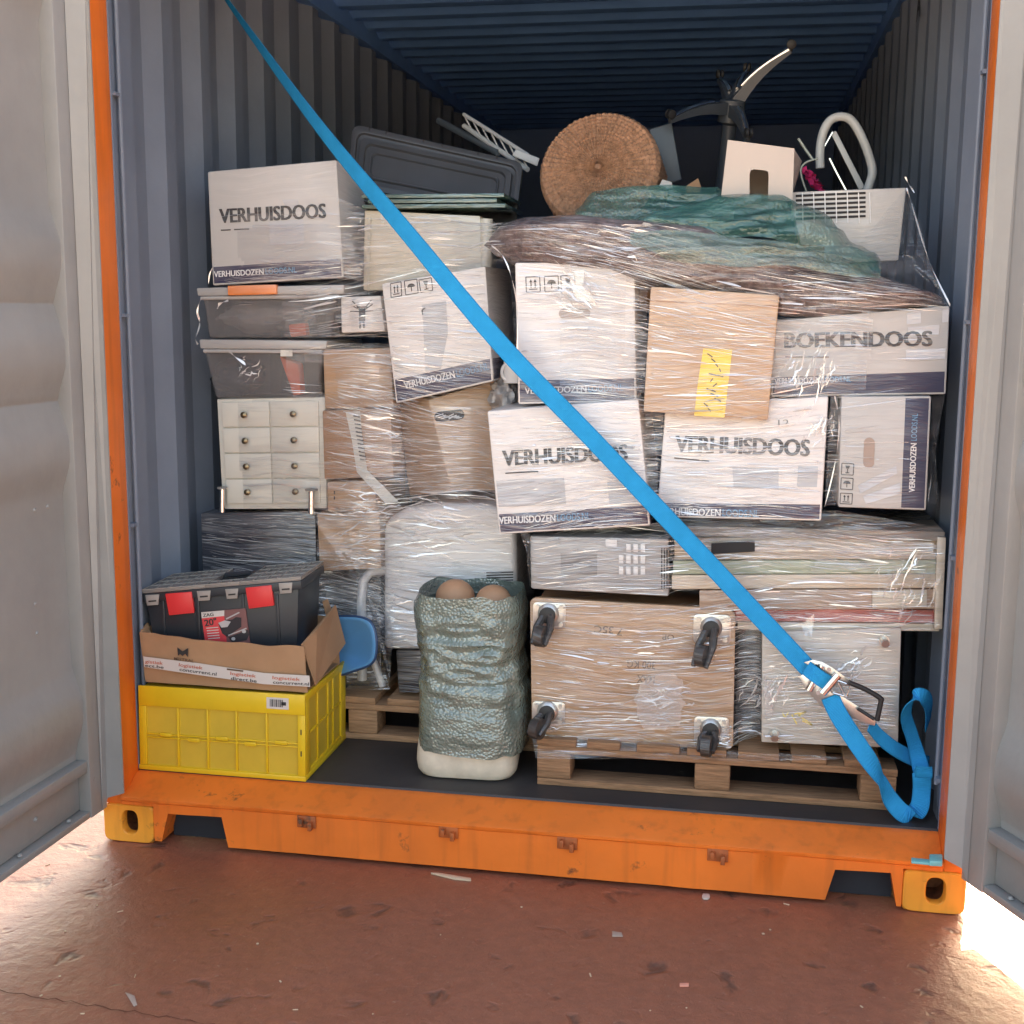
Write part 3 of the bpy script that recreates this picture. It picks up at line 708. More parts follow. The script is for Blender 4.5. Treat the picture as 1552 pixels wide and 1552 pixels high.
blob('folded_cloth', 'grey folded cloth filling the upper clear tote', 'cloth', at(400, 480, .70), (.15, .11, .05), mat('grey_cloth', (.22, .21, .22), rough=.9, var=.3), 3)
h = MB(); q = [at(*p, .55) for p in ((423, 540), (452, 552), (456, 598), (444, 600))]; h.prism(q, [p+V((0, .05, 0)) for p in q])
tag(h.build('hand_tool_case', CLOTHO, bevel=.006), 'orange red tool case seen through the lower clear tote', 'tool case')
h = MB(); q = [at(*p, .55) for p in ((436, 492), (462, 489), (464, 508), (440, 511))]; h.prism(q, [p+V((0, .04, 0)) for p in q])
tag(h.build('orange_pouch', CLOTHO, bevel=.006), 'small orange pouch at the right end of the upper clear tote', 'pouch')
h = MB(); q = [at(*p, .506) for p in ((425, 530), (443, 530), (443, 540), (425, 540))]; h.prism(q, [p+V((0, .003, 0)) for p in q])
tag(h.build('paper_tag', TAPEC, bevel=0), 'small white paper tag hanging on the lower clear tote', 'tag')

# drawer cabinet
q, pl = quad_pts([(328, 605), (492, 602), (495, 771), (337, 772)], .53)
t = thing('drawer_cabinet', 'cream cabinet with eight small drawers and round knobs', 'drawer cabinet', base_of(q)+V((0, .12, 0)))
b = MB(); b.prism([p+V((0, .004, 0)) for p in q], [p+V((0, .26, 0)) for p in q]); o = b.build('carcass', CREAM, t, bevel=.003); PLN[t.name] = pl; LOAD.append(o)
def bil(q, u, v): return q[0].lerp(q[1], u).lerp(q[3].lerp(q[2], u), v)
for r in range(4):
    for c in range(2):
        u0, u1 = (.05+.455*c, .05+.455*c+.44); v0, v1 = .03+.232*r, .03+.232*r+.222
        dq = [bil(q, u0, v0), bil(q, u1, v0), bil(q, u1, v1), bil(q, u0, v1)]
        m = MB(); m.prism([p+V((0, -.004, 0)) for p in dq], [p+V((0, .003, 0)) for p in dq]); dr = m.build('drawer', CREAM, t, bevel=.0025)
        k = MB(); p = bil(q, (u0+u1)/2, (v0+v1)/2)
        k.tube([p+V((0, -.004, 0)), p+V((0, -.010, 0)), p+V((0, -.014, 0)), p+V((0, -.022, 0)), p+V((0, -.026, 0))], [.004, .004, .010, .010, .003], 14); k.build('knob', BRASS, dr, smooth=True)

# black cabinet upside down with two steel legs
q, pl = quad_pts([(304, 778), (478, 775), (477, 1044), (312, 1052)], .53)
q = [q[0], q[1], V((q[1].x, q[1].y, ZP+.001)), V((q[0].x, q[0].y, ZP+.001))]
t = thing('black_cabinet', 'black cabinet standing upside down under film with steel legs on top', 'cabinet', base_of(q)+V((0, .2, 0)))
b = MB(); b.prism(q, [p+V((0, .40, 0)) for p in q]); o = b.build('cabinet_body', BLACKF, t, bevel=.004); LOAD.append(o)
for px, top, bt, wd in ((337, 738, 772, 7), (472, 741, 774, 9)):
    l = MB(); p0, p1 = at(px, bt+4, .505), at(px, top, .505); r = .5*(at(px+wd, bt, .505)-at(px-wd, bt, .505)).length*.55
    l.tube([p0, p0.lerp(p1, .93)], r, 18); f = MB()
    l.build('leg', CHROME, t, smooth=True); f.cyl(p0.lerp(p1, .93)+V((0, 0, .0002)), (0, 0, 1), r*1.9, .005, 20); f.build('leg_foot', mat('grey_foot', (.25, .24, .23), rough=.5), t)

# brown cartons
c1 = cardbox('upper plain brown carton behind streaked film, beside the clear totes', 'carton', [(489, 530), (592, 527), (597, 617), (492, 620)], .52, .36, CARD, group=GC, name='carton')
c2 = cardbox('brown carton closed with a white strip of printed tape', 'carton', [(488, 622), (592, 619), (597, 723), (491, 727)], .515, .36, CARDD, group=GC, name='carton')
printed(c2, [(524, 624), (546, 623), (549, 660), (557, 714), (541, 716), (534, 670)], TAPEC, 'tape')
printed(c2, [line_px((536+i*.9, 630+i*6), (546+i*.9, 632+i*6), 2.2) for i in range(12)], INK, 'tape_print', off=.003)
tl_ = MB(); tl_.face([at(541, 716, .51), at(557, 713, .51), at(604, 760, .495), at(585, 764, .495)]); tl_.build('tape_tail', TAPEC, c2)
c3 = cardbox('low brown carton beside the steel leg, under the taped carton', 'carton', [(495, 730), (569, 728), (570, 775), (496, 776)], .52, .36, CARD, group=GC, name='carton')
printed(c3, [line_px((507, 744), (507, 749), 2), line_px((507, 752), (507, 757), 2)], INK)
c4 = cardbox('brown carton beside the black cabinet behind heavy film', 'carton', [(480, 778), (576, 776), (578, 862), (484, 866)], .52, .36, CARD, group=GC, name='carton')
cb = cardbox('dark crate below the brown carton, standing on the left pallet', 'crate', [(486, 868), (578, 868), (578, 1050), (490, 1050)], .62, .40, BLACKF, name='dark_crate')
# tall carton turned with a hand hole
L0, M0, R0 = at(600, 588, .64), at(649, 606, .50), at(750, 577, .56)
L1, M1, R1 = at(621, 752, .64), at(685, 744, .50), at(752, 744, .56)
mb = MB(); bk = V((.02, .34, 0)); mb.prism([L0, M0, R0, R0+bk, L0+bk], [L1, M1, R1, R1+bk, L1+bk])
c5 = mb.build('carton', CARDF, bevel=.005); tag(c5, 'tall tilted brown carton with a torn hand hole', 'carton', GC); LOAD.append(c5)
pl5 = (M0, (R0-M0).cross(M1-M0).normalized()); pl5 = (pl5[0], pl5[1] if pl5[1].y < 0 else -pl5[1]); PLN[c5.name] = pl5
printed(c5, stadium(681, 630, 23, 8, -.12), HOLE, 'hand_hole')
printed(c5, [line_px((660+i*4, 631+(i % 3)*2), (672+i*4, 627+(i % 4)*2), 1.3) for i in range(8)], INKW, 'torn_edge', off=.003)
st = MB(); st.prism([at(*p, .60) for p in ((592, 568), (598, 567), (606, 672), (599, 673))], [at(*p, .63) for p in ((592, 568), (598, 567), (606, 672), (599, 673))]); tag(st.build('cardboard_strip', CARDF), 'narrow upright cardboard strip wedged between two cartons', 'strip')

# small white box with an insect drawing
ib = cardbox('small white box with a black insect drawing beside the upper tote', 'box', [(516, 450), (577, 448), (584, 503), (517, 505)], .53, .3, WHITEC, name='small_box')
P = [stadium(549, 478, 5, 11), line_px((546, 486), (546, 498), 3), line_px((551, 486), (552, 497), 3)]
for dx, dy in ((-17, -8), (-15, -14), (16, -9), (14, -15), (-18, 2), (17, 1)): P.append(line_px((549, 472), (549+dx, 470+dy), 1.5))
P += [line_px((541, 466), (557, 465), 3)]
printed(ib, P, INK)
# tilted moving box
B = cardbox('white moving box tilted to the left behind the blue strap', 'moving box', [(578, 430), (736, 403), (748, 578), (600, 612)], (.47, .46), .42, [WHITEC, NAVY], band=.20, group=GM)
icons(B, [[(592, 430), (608, 427), (609, 448), (593, 451)], [(613, 426), (632, 423), (634, 444), (615, 447)], [(635, 424), (654, 421), (656, 440), (638, 443)]], INK)
printed(B, [[(640, 462), (676, 456), (679, 505), (668, 560), (645, 562), (642, 500)]], PALE)
printed(B, [line_px((640, 470), (645, 466), 2.2), line_px((640, 470), (641, 477), 2.2)], INK)
band_text(B, (614, 589), (690, 572), (742, 560), 11)
# cream cabinet and glass shelves on it
q, pl = quad_pts([(552, 318), (728, 327), (730, 440), (550, 440)], .56)
t = thing('cream_cabinet', 'cream plastic cabinet behind film, under the black tote', 'cabinet', base_of(q)+V((0, .16, 0)))
b = MB(); b.prism(q, [p+V((0, .34, 0)) for p in q]); o = b.build('cabinet_body', CREAMP, t, bevel=.006); LOAD.append(o)
b = MB(); p0, p1 = at(737, 332, .58), at(735, 430, .58); b.tube([p0, p1], .021, 16); b.build('rounded_corner', CREAMP, t, smooth=True)
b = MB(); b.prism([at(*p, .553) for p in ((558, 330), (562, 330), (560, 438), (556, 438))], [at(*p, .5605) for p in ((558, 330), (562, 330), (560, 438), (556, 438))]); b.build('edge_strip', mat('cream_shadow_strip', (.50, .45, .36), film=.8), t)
zt = max(q[0].z, q[1].z)
for k, (x0, x1, lab) in enumerate(((548, 766, 'lowest'), (556, 752, 'middle'), (545, 762, 'topmost'))):
    a, c = at(x0, 320, .54), at(x1, 322, .54); z = zt+.002+k*.016; m = MB(); m.box((a.x, .54+.01*k, z), (c.x, .86, z+.012))
    LOAD.append(tag(m.build('glass_shelf', GREENGL, bevel=.002), f'{lab} of the three dark green glass shelves lying on the cream cabinet', 'glass shelf', 'glass shelves on the cream cabinet'))
# dark moving box deeper in the gap between the two loads
D0 = cardbox('navy printed moving box deep in the gap between the loads', 'moving box', [(690, 395), (800, 392), (800, 566), (695, 570)], .80, .4, [NAVYB], group=GM)
text(D0, 'VERHUIS', (747, 482), (790, 480), 14, mat('faded_grey_ink', (.16, .17, .20)), bold=.02)
q = [at(*p, .70) for p in ((741, 428), (752, 426), (754, 440), (743, 441))]; m = MB(); m.prism(q, [p+V((0, .03, 0)) for p in q]); tag(m.build('plastic_latch', CREAMP, bevel=.003), 'small cream plastic latch in the dark gap by the blue strap', 'latch')
# grey sack and mug in the gap
blob('plastic_sack', 'crumpled grey plastic sack in the gap below the blue strap', 'sack', at(764, 600, .56), (.045, .06, .055), mat('grey_sack', (.36, .34, .34), rough=.35, film=.6), 9, amp=.4)
t = thing('white_mug', 'white mug with a round handle peeking out behind the blue strap', 'mug', at(778, 578, .52)+V((0, 0, -.0)))
m = MB(); p = at(780, 580, .52); m.tube([p, p+V((0, 0, .07))], .034, 20, cap=False); m.face([p+V((.034*math.cos(a), .034*math.sin(a), .001)) for a in np.linspace(0, 2*math.pi, 20)[:-1]]); m.build('cup', WHITEP, t, smooth=True)
m = MB(); c = at(769, 564, .5); m.tube([c+V((-.017*math.sin(a), 0, .024*math.cos(a))) for a in np.linspace(0, math.pi, 12)], .005, 8); m.build('handle', WHITEP, t, smooth=True)
m = MB(); q = [at(*p, .55) for p in ((742, 566), (757, 563), (762, 590), (746, 602))]; m.prism(q, [p+V((0, .05, 0)) for p in q]); tag(m.build('terracotta_shard', TERRA, bevel=.004), 'orange brown terracotta shard above the grey sack', 'shard')

# white appliance with rounded shoulders and a vent
mb = MB(); out = [(581, 985), (581, 800), (590, 784), (620, 768), (680, 762), (740, 764), (770, 775), (782, 795), (785, 985)]
f = [at(*p, .51) for p in out]; mb.prism(f, [p+V((0, .36, 0)) for p in f])
t = thing('white_appliance', 'white household appliance with rounded shoulders behind the bubble wrapped bundle', 'appliance', base_of(f)+V((0, .18, 0)))
o = mb.build('housing', WHITEF, t, bevel=.02, seg=4); LOAD.append(o)
m = MB()
for i in range(5): m.prism([at(*p, .507) for p in line_px((737, 868+i*4), (778, 867+i*4), 1.8)], [at(*p, .5101) for p in line_px((737, 868+i*4), (778, 867+i*4), 1.8)])
m.build('vent', HOLE, t)
m = MB(); f = [at(*p, .53) for p in ((600, 986), (785, 986), (785, 1050), (604, 1050))]; m.prism(f, [p+V((0, .3, 0)) for p in f]); m.build('housing_foot', BLACKF, t, bevel=.004)
# white chair frame standing in front of it
t = thing('white_chair_frame', 'white plastic chair frame on edge behind the blue seat shell', 'chair frame', at(550, 1040, .56))
m = MB(); m.tube([at(600, 862, .56), at(562, 866, .56), at(551, 880, .56), at(548, 910, .56), at(549, 1030, .56)], .016, 10); m.build('upright', WHITEF, t, smooth=True)
m = MB(); m.tube([at(562, 990, .555), at(580, 1040, .555)], .012, 10); m.build('brace', WHITEF, t, smooth=True)

# black lidded tote lying tilted on the top
def tilt_panel():
    Yt = .74; d = .30
    outer = [(535, 188), (793, 246), (780, 345), (524, 300)]
    Y2 = (.80, .80)
    (tl, tr, br, bl), pl = quad_pts(outer, .78)
    # the lid leans back: its top edge further in than its foot
    tl, tr = at(*outer[0], .88), at(*outer[1], .88); n = (tr-tl).cross(bl-tl).normalized(); n = n if n.y < 0 else -n
    br = onpl(*outer[2], (tl, n)); bl = onpl(*outer[3], (tl, n)); pl = (tl, n); q = [tl, tr, br, bl]
    t = thing('black_tote', 'black storage tote lying tilted on the glass shelves, ribbed lid facing out', 'plastic tote', base_of(q)+V((0, .15, 0)))
    mb = MB(); back = [p-n*.30 for p in q]
    ins = lambda u, v, h: bil(q, u, v)+n*h
    def ring(u, v, h): return [ins(u, v, h), ins(1-u, v, h), ins(1-u, 1-v, h), ins(u, 1-v, h)]
    def rr(du, dv, h, n_=8, r=.05):
        P = []
        for cu, cv, a0 in ((1-du-r*.4, dv+r, -90), (1-du-r*.4, 1-dv-r, 0), (du+r*.4, 1-dv-r, 90), (du+r*.4, dv+r, 180)):
            for k in range(n_+1):
                a = rad(a0+90*k/n_); P.append(ins(cu+r*.4*math.cos(a), cv+r*math.sin(a), h))
        return P
    lv = [rr(.0, .0, -.028, r=.12), rr(.0, .0, 0, r=.12), rr(.018, .05, .004, r=.12), rr(.03, .085, .002, r=.12), rr(.034, .095, -.008, r=.11), rr(.05, .14, -.010, r=.11), rr(.056, .155, .004, r=.1), rr(.085, .22, .006, r=.1), rr(.09, .235, -.004, r=.1)]
    BLID = mat('black_lid_plastic', (.058, .064, .075), rough=.34, var=.12); mb.grid(lv, closed=True); mb.face(lv[-1]); lid = mb.build('lid', BLID, t, smooth=True)
    r2 = MB(); lv = [rr(.12, .30, -.005, r=.08), rr(.125, .315, .004, r=.08), rr(.13, .33, .004, r=.08), rr(.135, .345, -.003, r=.08)]; r2.grid(lv, closed=True); r2.build('lid_ridge', BLID, lid, smooth=True)
    m = MB()
    for u in (.10, .20, .42, .53, .74, .85): m.prism([ins(u-.002, -.004, .006), ins(u+.002, -.004, .006), ins(u+.002, .045, .0065), ins(u-.002, .045, .0065)], [ins(u-.002, -.004, -.01), ins(u+.002, -.004, -.01), ins(u+.002, .045, -.01), ins(u-.002, .045, -.01)])
    m.build('rim_notch', HOLE, lid)
    b = MB(); s = [bil(q, u, v)-n*.03 for u, v in ((.03, .06), (.97, .06), (.97, .94), (.03, .94))]; b.prism(s, [p.lerp((s[0]+s[2])/2, .08)-n*.2 for p in s]); o = b.build('tote_body', BLACKP, t, bevel=.01)
    return t
tilt_panel()
# folded white drying rack deeper inside
t = thing('folding_rack', 'folded white tube drying rack poking up behind the black tote', 'drying rack', at(760, 250, 1.25))
m = MB(); a0, a1 = at(703, 182, 1.35), at(800, 246, 1.1); up = V((0, 0, .020))
m.tube([a0+up, a1+up*1.2], .007, 8); m.tube([a0-up, a1-up*1.2], .009, 8); m.build('rail', mat('white_enamel', (.62, .64, .66), rough=.4), t, smooth=True)
m = MB()
for i in range(7):
    p = a0.lerp(a1, i/7); r_ = a0.lerp(a1, (i+1)/7); m.tube([p+up, r_-up], .003, 6)
m.build('lattice', mat('white_enamel', (.62, .64, .66)), t, smooth=True)
m = MB(); m.prism([at(*p, 1.08) for p in ((782, 226), (818, 240), (814, 252), (776, 236))], [at(*p, 1.12) for p in ((782, 226), (818, 240), (814, 252), (776, 236))]); m.build('end_plate', mat('white_enamel', (.62, .64, .66)), t, bevel=.003)
m = MB(); m.tube([at(665, 183, 1.5), at(755, 232, 1.2)], .012, 8); tag(m.build('dark_pole', DGREY, smooth=True), 'dark pole lying beside the folded white rack', 'pole')

# ================================================================== RIGHT LOAD
F_ = cardbox('white moving box with handling marks and an oval hand hole, below the brown blanket', 'moving box', [(780, 398), (962, 396), (965, 609), (785, 613)], .27, .45, [WHITEC, NAVY], band=.17, group=GM)
icons(F_, [[(797, 420), (818, 419), (819, 442), (798, 443)], [(825, 419), (846, 418), (847, 441), (826, 442)], [(850, 418), (871, 417), (872, 440), (851, 441)]], INK)
printed(F_, stadium(871, 475, 24, 7.5, -.03), mat('torn_card', (.36, .30, .27), film=.9), 'hand_hole')
band_text(F_, (796, 597), (889, 594), (945, 592), 10)
K = cardbox('brown carton with a strip of yellow tape, leaning out of the right load', 'carton', [(986, 434), (1182, 447), (1164, 637), (975, 624)], (.20, .21), .40, CARDF, group=GC, name='carton')
printed(K, [(1066, 528), (1110, 530), (1104, 580), (1098, 633), (1052, 630), (1058, 578)], YTAPE, 'yellow_tape')
printed(K, [line_px((1072+((i*7) % 22)-i*.9, 536+i*7.5), (1080+((i*5) % 24)-i*.9, 541+i*7.5), 1.6) for i in range(12)], INK, 'tape_print', off=.003)
printed(K, [line_px((985, 456), (1178, 464), 1.6)], CARDD, 'flap_crease')
BK = cardbox('white and navy box lettered for books at the right top', 'book box', [(1172, 486), (1440, 463), (1434, 598), (1168, 602)], .26, .45, [WHITED, NAVYB], band=.262, group=GM, name='book_box')
text(BK, 'BOEKENDOOS', (1190, 527), (1412, 524), 23, INK, bold=.042)
printed(BK, [line_px((1190, 541), (1256, 541), 2.5)], INK)
printed(BK, [[(1374, 474), (1396, 472), (1396, 490), (1374, 492)], [(1376, 496), (1424, 492), (1423, 507), (1377, 509)], [(1373, 530), (1433, 528), (1432, 544), (1373, 547)], [(1428, 470), (1438, 469), (1437, 488), (1428, 489)]], PALE)
band_text(BK, (1174, 582), (1243, 580), (1290, 579), 9)
Cb = cardbox('white moving box lowest in the right load, crossed by the blue strap', 'moving box', [(738, 623), (968, 605), (986, 797), (756, 810)], (.235, .235), .45, [WHITEC, NAVY], band=.165, group=GM)
moving_text(Cb, 'VERHUISDOOS', (763, 706), (951, 697), 24)
printed(Cb, [line_px((766, 717), (816, 714.5), 2)], INK)
printed(Cb, [[(752, 728), (855, 724), (858, 764), (756, 768)], [(920, 728), (972, 724), (975, 762), (924, 764)]], PALE)
band_text(Cb, (757, 794), (842, 790), (895, 787), 11)
Dd = cardbox('white moving box numbered 12 under the taped brown carton', 'moving box', [(1008, 618), (1256, 600), (1245, 790), (995, 784)], (.245, .235), .45, [WHITEC, NAVY], band=.135, group=GM)
moving_text(Dd, 'VERHUISDOOS', (1024, 684), (1226, 691), 25)
printed(Dd, [line_px((1022, 694), (1075, 699), 2)], INK)
printed(Dd, [[(1110, 708), (1180, 710), (1180, 740), (1112, 738)], [(1210, 706), (1240, 707), (1238, 738), (1208, 737)]], PALE)
text(Dd, '12', (1180, 646), (1196, 645), 10, mat('pencil', (.2, .2, .2)), bold=-.008)
band_text(Dd, (1001, 780), (1092, 782), (1150, 784), 11)
E_ = cardbox('white and navy box standing upright on its side by the right wall', 'moving box', [(1275, 601), (1412, 600), (1404, 774), (1270, 769)], .24, .45, [WHITED, NAVYB], side=.285, group=GM)
printed(E_, stadium(1317, 686, 8.5, 23, .03), mat('shaded_card', (.40, .31, .27)), 'hand_hole')
icons(E_, [[(1292, 768-18), (1291, 768), (1273, 767), (1274, 750)][0:4] and [(1274, 747), (1292, 748), (1291, 764), (1273, 763)], [(1275, 724), (1293, 725), (1292, 742), (1274, 741)], [(1276, 702), (1294, 703), (1293, 720), (1275, 719)]], INK)
printed(E_, [[(1300, 736), (1358, 706), (1360, 718), (1304, 748)], [(1308, 752), (1364, 732), (1364, 748), (1312, 764)]], PALE)
text(E_, 'VERHUISDOZEN', (1386, 746), (1389, 672), 9, INKW, bold=.03); text(E_, 'LOODS.NL', (1389, 668), (1391, 627), 9, INKB, bold=.01)

# grey desk machine with keys
q, pl = quad_pts([(803, 812), (1014, 816), (1014, 905), (804, 893)], .26)
t = thing('desk_machine', 'grey desk machine with rows of pale keys, on the dolly', 'office machine', base_of(q)+V((0, .2, 0)))
b = MB(); b.prism(q, [p+V((0, .40, 0)) for p in q]); o = b.build('housing', GREYP, t, bevel=.008); PLN[t.name] = pl; LOAD.append(o)
for r in range(3):
    for c in range(4):
        if r == 0 and c == 0: continue
        x, y = 938+c*11, 824+r*17
        m = MB(); f = [(x, y), (x+7, y+.4), (x+7, y+13), (x, y+12.6)]; m.prism([onpl(*p, pl, .004) for p in f], [onpl(*p, pl, -.001) for p in f]); m.build('key', WHITEF, t, bevel=.001)
m = MB(); f = [(918, 817), (935, 818), (935, 829), (918, 828)]; m.prism([onpl(*p, pl, .003) for p in f], [onpl(*p, pl, -.001) for p in f]); m.build('display', WHITEF, t)
m = MB()
for i in range(3): f = line_px((1003+i*4, 830), (1003+i*4, 892), 1.6); m.prism([onpl(*p, pl, .002) for p in f], [onpl(*p, pl, -.001) for p in f])
m.build('vent', HOLE, t)
m = MB(); f = [(850, 838), (905, 840), (905, 872), (850, 869)]; m.prism([onpl(*p, pl, .0015) for p in f], [onpl(*p, pl, -.001) for p in f]); m.build('paper_slot', mat('dark_grey_plastic', (.17, .165, .17), film=.9), t)

# stacked shelf boards
BD = [((1030, 797), (1432, 806), 15, (.20, .16, .13), 'dark brown shelf board topmost of the stacked boards', 0), ((1022, 815), (1432, 815), 33, (.48, .38, .29), 'thick pale beige shelf board in the stack at the right', 1), ((1020, 850), (1425, 849), 20, (.33, .37, .27), 'pale green shelf board in the stack at the right', 2), ((1018, 872), (1425, 870), 21, (.55, .45, .35), 'cream shelf board below the pale green one', 3), ((1060, 895), (1420, 893), 30, (.36, .24, .17), 'tan brown shelf board above the red one', 4), ((1105, 922), (1420, 925), 19, (.50, .11, .085), 'red edged shelf board low in the stack at the right', 5), ((1118, 943), (1424, 946), 11, (.52, .46, .37), 'thin cream shelf board at the foot of the stack', 6)]
for (a, b2, h, colr, lab, i) in BD:
    q, pl = quad_pts([a, b2, (b2[0], b2[1]+h), (a[0], a[1]+h)], .262+.006*((i*3) % 4)); m = MB(); m.prism(q, [p+V((0, .6, 0)) for p in q])
    o = m.build('shelf_board', mat('shelf_'+str(i), colr, rough=.6, var=.12, vs=5, vscale=(1, 8, 8), film=.9, milk=.22), bevel=.002); tag(o, lab, 'shelf board', 'boards stacked at the right'); LOAD.append(o)
q, pl = quad_pts([(1421, 814), (1434, 815), (1428, 954), (1416, 954)], .25); m = MB(); m.prism(q, [p+V((0, .02, 0)) for p in q]); LOAD.append(tag(m.build('upright_board', mat('shelf_3', (1, 1, 1)), bevel=.002), 'upright cream board along the right end of the stacked boards', 'shelf board'))
q, pl = quad_pts([(1322, 896), (1405, 894), (1405, 920), (1322, 922)], .255); m = MB(); m.prism(q, [p+V((0, .008, 0)) for p in q]); LOAD.append(tag(m.build('small_box', mat('shelf_6', (1, 1, 1)), bevel=.002), 'small tan box at the right end of the tan brown board', 'box'))
q, pl = quad_pts([(1078, 824), (1144, 820), (1144, 836), (1078, 840)], .255); m = MB(); m.prism(q, [p+V((0, .005, 0)) for p in q]); tag(m.build('dark_slot_plate', HOLE), 'dark plate at the left end of the beige board', 'plate')

# furniture dolly standing on edge
def rrect(q, r, n=6):
    P = []
    for u, v, a0 in ((r, r, 180), (1-r, r, 270), (1-r, 1-r, 0), (r, 1-r, 90)):
        for k in range(n+1):
            a = rad(a0+90*k/n); P.append(bil(q, u+r*math.cos(a), v+r*math.sin(a)))
    return P
q, pl = quad_pts([(803, 905), (1115, 924), (1111, 1138), (806, 1117)], .262)
t = thing('furniture_dolly', 'wooden furniture dolly turned on its side with four black castors facing out', 'dolly', base_of(q))
b = MB(); f = rrect(q, .045); b.prism(f, [p+V((0, .022, 0)) for p in f]); o = b.build('deck', PLY, t, bevel=.003); PLN[t.name] = pl; LOAD.append(o)
bx_ = cardbox('plain brown crate behind the furniture dolly', 'crate', [(812, 912), (1106, 930), (1106, 1118), (812, 1112)], .30, .5, CARDD, name='crate')
for (x0, y0, x1, y1), (wx, wy) in (((808, 912, 858, 953), (-8, 36)), ((1051, 930, 1108, 977), (-16, 48)), ((807, 1062, 857, 1098), (-14, 22)), ((1052, 1085, 1105, 1129), (-6, 20))):
    f = [onpl(*p, pl, 0.0005) for p in ((x0, y0), (x1, y0+2), (x1-1, y1), (x0, y1-2))]
    m = MB(); rf_ = rrect(f, .14, 4); m.prism([p+V((0, -.004, 0)) for p in rf_], rf_); c_ = m.build('castor_plate', STEEL, t, bevel=.001)
    for u, v in ((.14, .16), (.86, .16), (.86, .84), (.14, .84)):
        m = MB(); p = bil(f, u, v)+V((0, -.0042, 0)); m.cyl(p, (0, -1, 0), .0065, .005, 8); m.build('bolt', STEEL, c_, smooth=True)
    hc = bil(f, .48, .42); hub = MB(); hub.tube([hc+V((0, -.0042, 0)), hc+V((0, -.012, 0)), hc+V((0, -.018, 0)), hc+V((0, -.024, 0))], [.031, .031, .026, .010], 20); hub.build('swivel', STEEL, c_, smooth=True); hub = MB(); hub.tube([hc+V((0, -.0245, 0)), hc+V((0, -.030, 0)), hc+V((0, -.034, 0))], [.024, .024, .008], 18); hub.build('swivel_cap', RUBBER, c_, smooth=True)
    e = onpl((x0+x1)/2-2+wx, (y0+y1)/2-3+wy, pl, .085); s0 = hc+V((0, -.022, 0)); wh = MB(); ax = V((.94, .05, .1)).normalized(); d = (e-s0).normalized()
    # fork and wheel
    fk = MB(); sd = d.cross(V((0, 0, 1))).normalized()
    for sgn in (-1, 1):
        a = s0+sd*.014*sgn; fk.tube([s0+sd*.010*sgn, s0.lerp(e, .45)+sd*.021*sgn, e+sd*.019*sgn], [.012, .011, .007], 8)
    CAST = mat('castor_plastic', (.03, .026, .025), rough=.45, film=.45, milk=.15); fk.build('fork', CAST, c_, smooth=True)
    cc = s0.lerp(e, .72); wh.tube([cc-sd*.015, cc-sd*.013, cc+sd*.013, cc+sd*.015], [.026, .031, .031, .026], 22); wh.build('wheel', CAST, c_, smooth=True)
def flip_text(s, p0, p1, cap): text(t, s, p0, p1, cap, mat('worn_stencil', (.16, .10, .065), film=.7, milk=.6), bold=.01, off=.001)
flip_text('300 KG', (994, 1003), (951, 1000), 12); flip_text('MAX', (993, 1025), (966, 1023), 12); flip_text('35C', (930, 950), (901, 948), 11); flip_text('OP', (1022, 962), (1004, 961), 9); flip_text('7', (944, 953), (936, 952), 11)

# white cabinet lying on its back, feet towards us
q, pl = quad_pts([(1155, 958), (1366, 952), (1361, 1134), (1154, 1125)], .255)
t = thing('white_cabinet', 'white cabinet base with four steel screw feet behind the ratchet', 'cabinet', base_of(q)+V((0, .2, 0)))
b = MB(); b.prism(q, [p+V((0, .45, 0)) for p in q]); o = b.build('cabinet_body', mat('off_white_panel', (.50, .46, .41), rough=.5, film=.75, milk=.35), t, bevel=.003); PLN[t.name] = pl; LOAD.append(o)
for x, y in ((1176, 955+12), (1340, 970), (1174, 1112), (1336, 1115)):
    f = MB(); p = onpl(x, y, pl, 0.0002); f.cyl(p, pl[1], .014, .006, 16); f.cyl(p+pl[1]*.0065, pl[1], .009, .022, 8); f.cyl(p+pl[1]*.029, pl[1]+V((0, 0, -.4)), .011, .008, 14); f.build('screw_foot', STEEL, t, smooth=True)
YW = mat('yellow_crayon', (.85, .68, .22), rough=.6)
for k, P in enumerate([[(1186, 1080), (1190, 1088), (1195, 1079)], [(1200, 1083), (1205, 1092), (1208, 1098)], [(1204, 1082), (1222, 1078), (1210, 1084), (1228, 1096), (1231, 1099), (1216, 1092)]]): printed(t, [line_px(a, b, 2.2) for a, b in zip(P, P[1:])], YW, 'crayon_mark')
dk = cardbox('dark box low in the right load between dolly and white cabinet', 'box', [(1112, 935), (1200, 940), (1200, 1128), (1112, 1122)], .42, .4, BLACKF, name='dark_box')

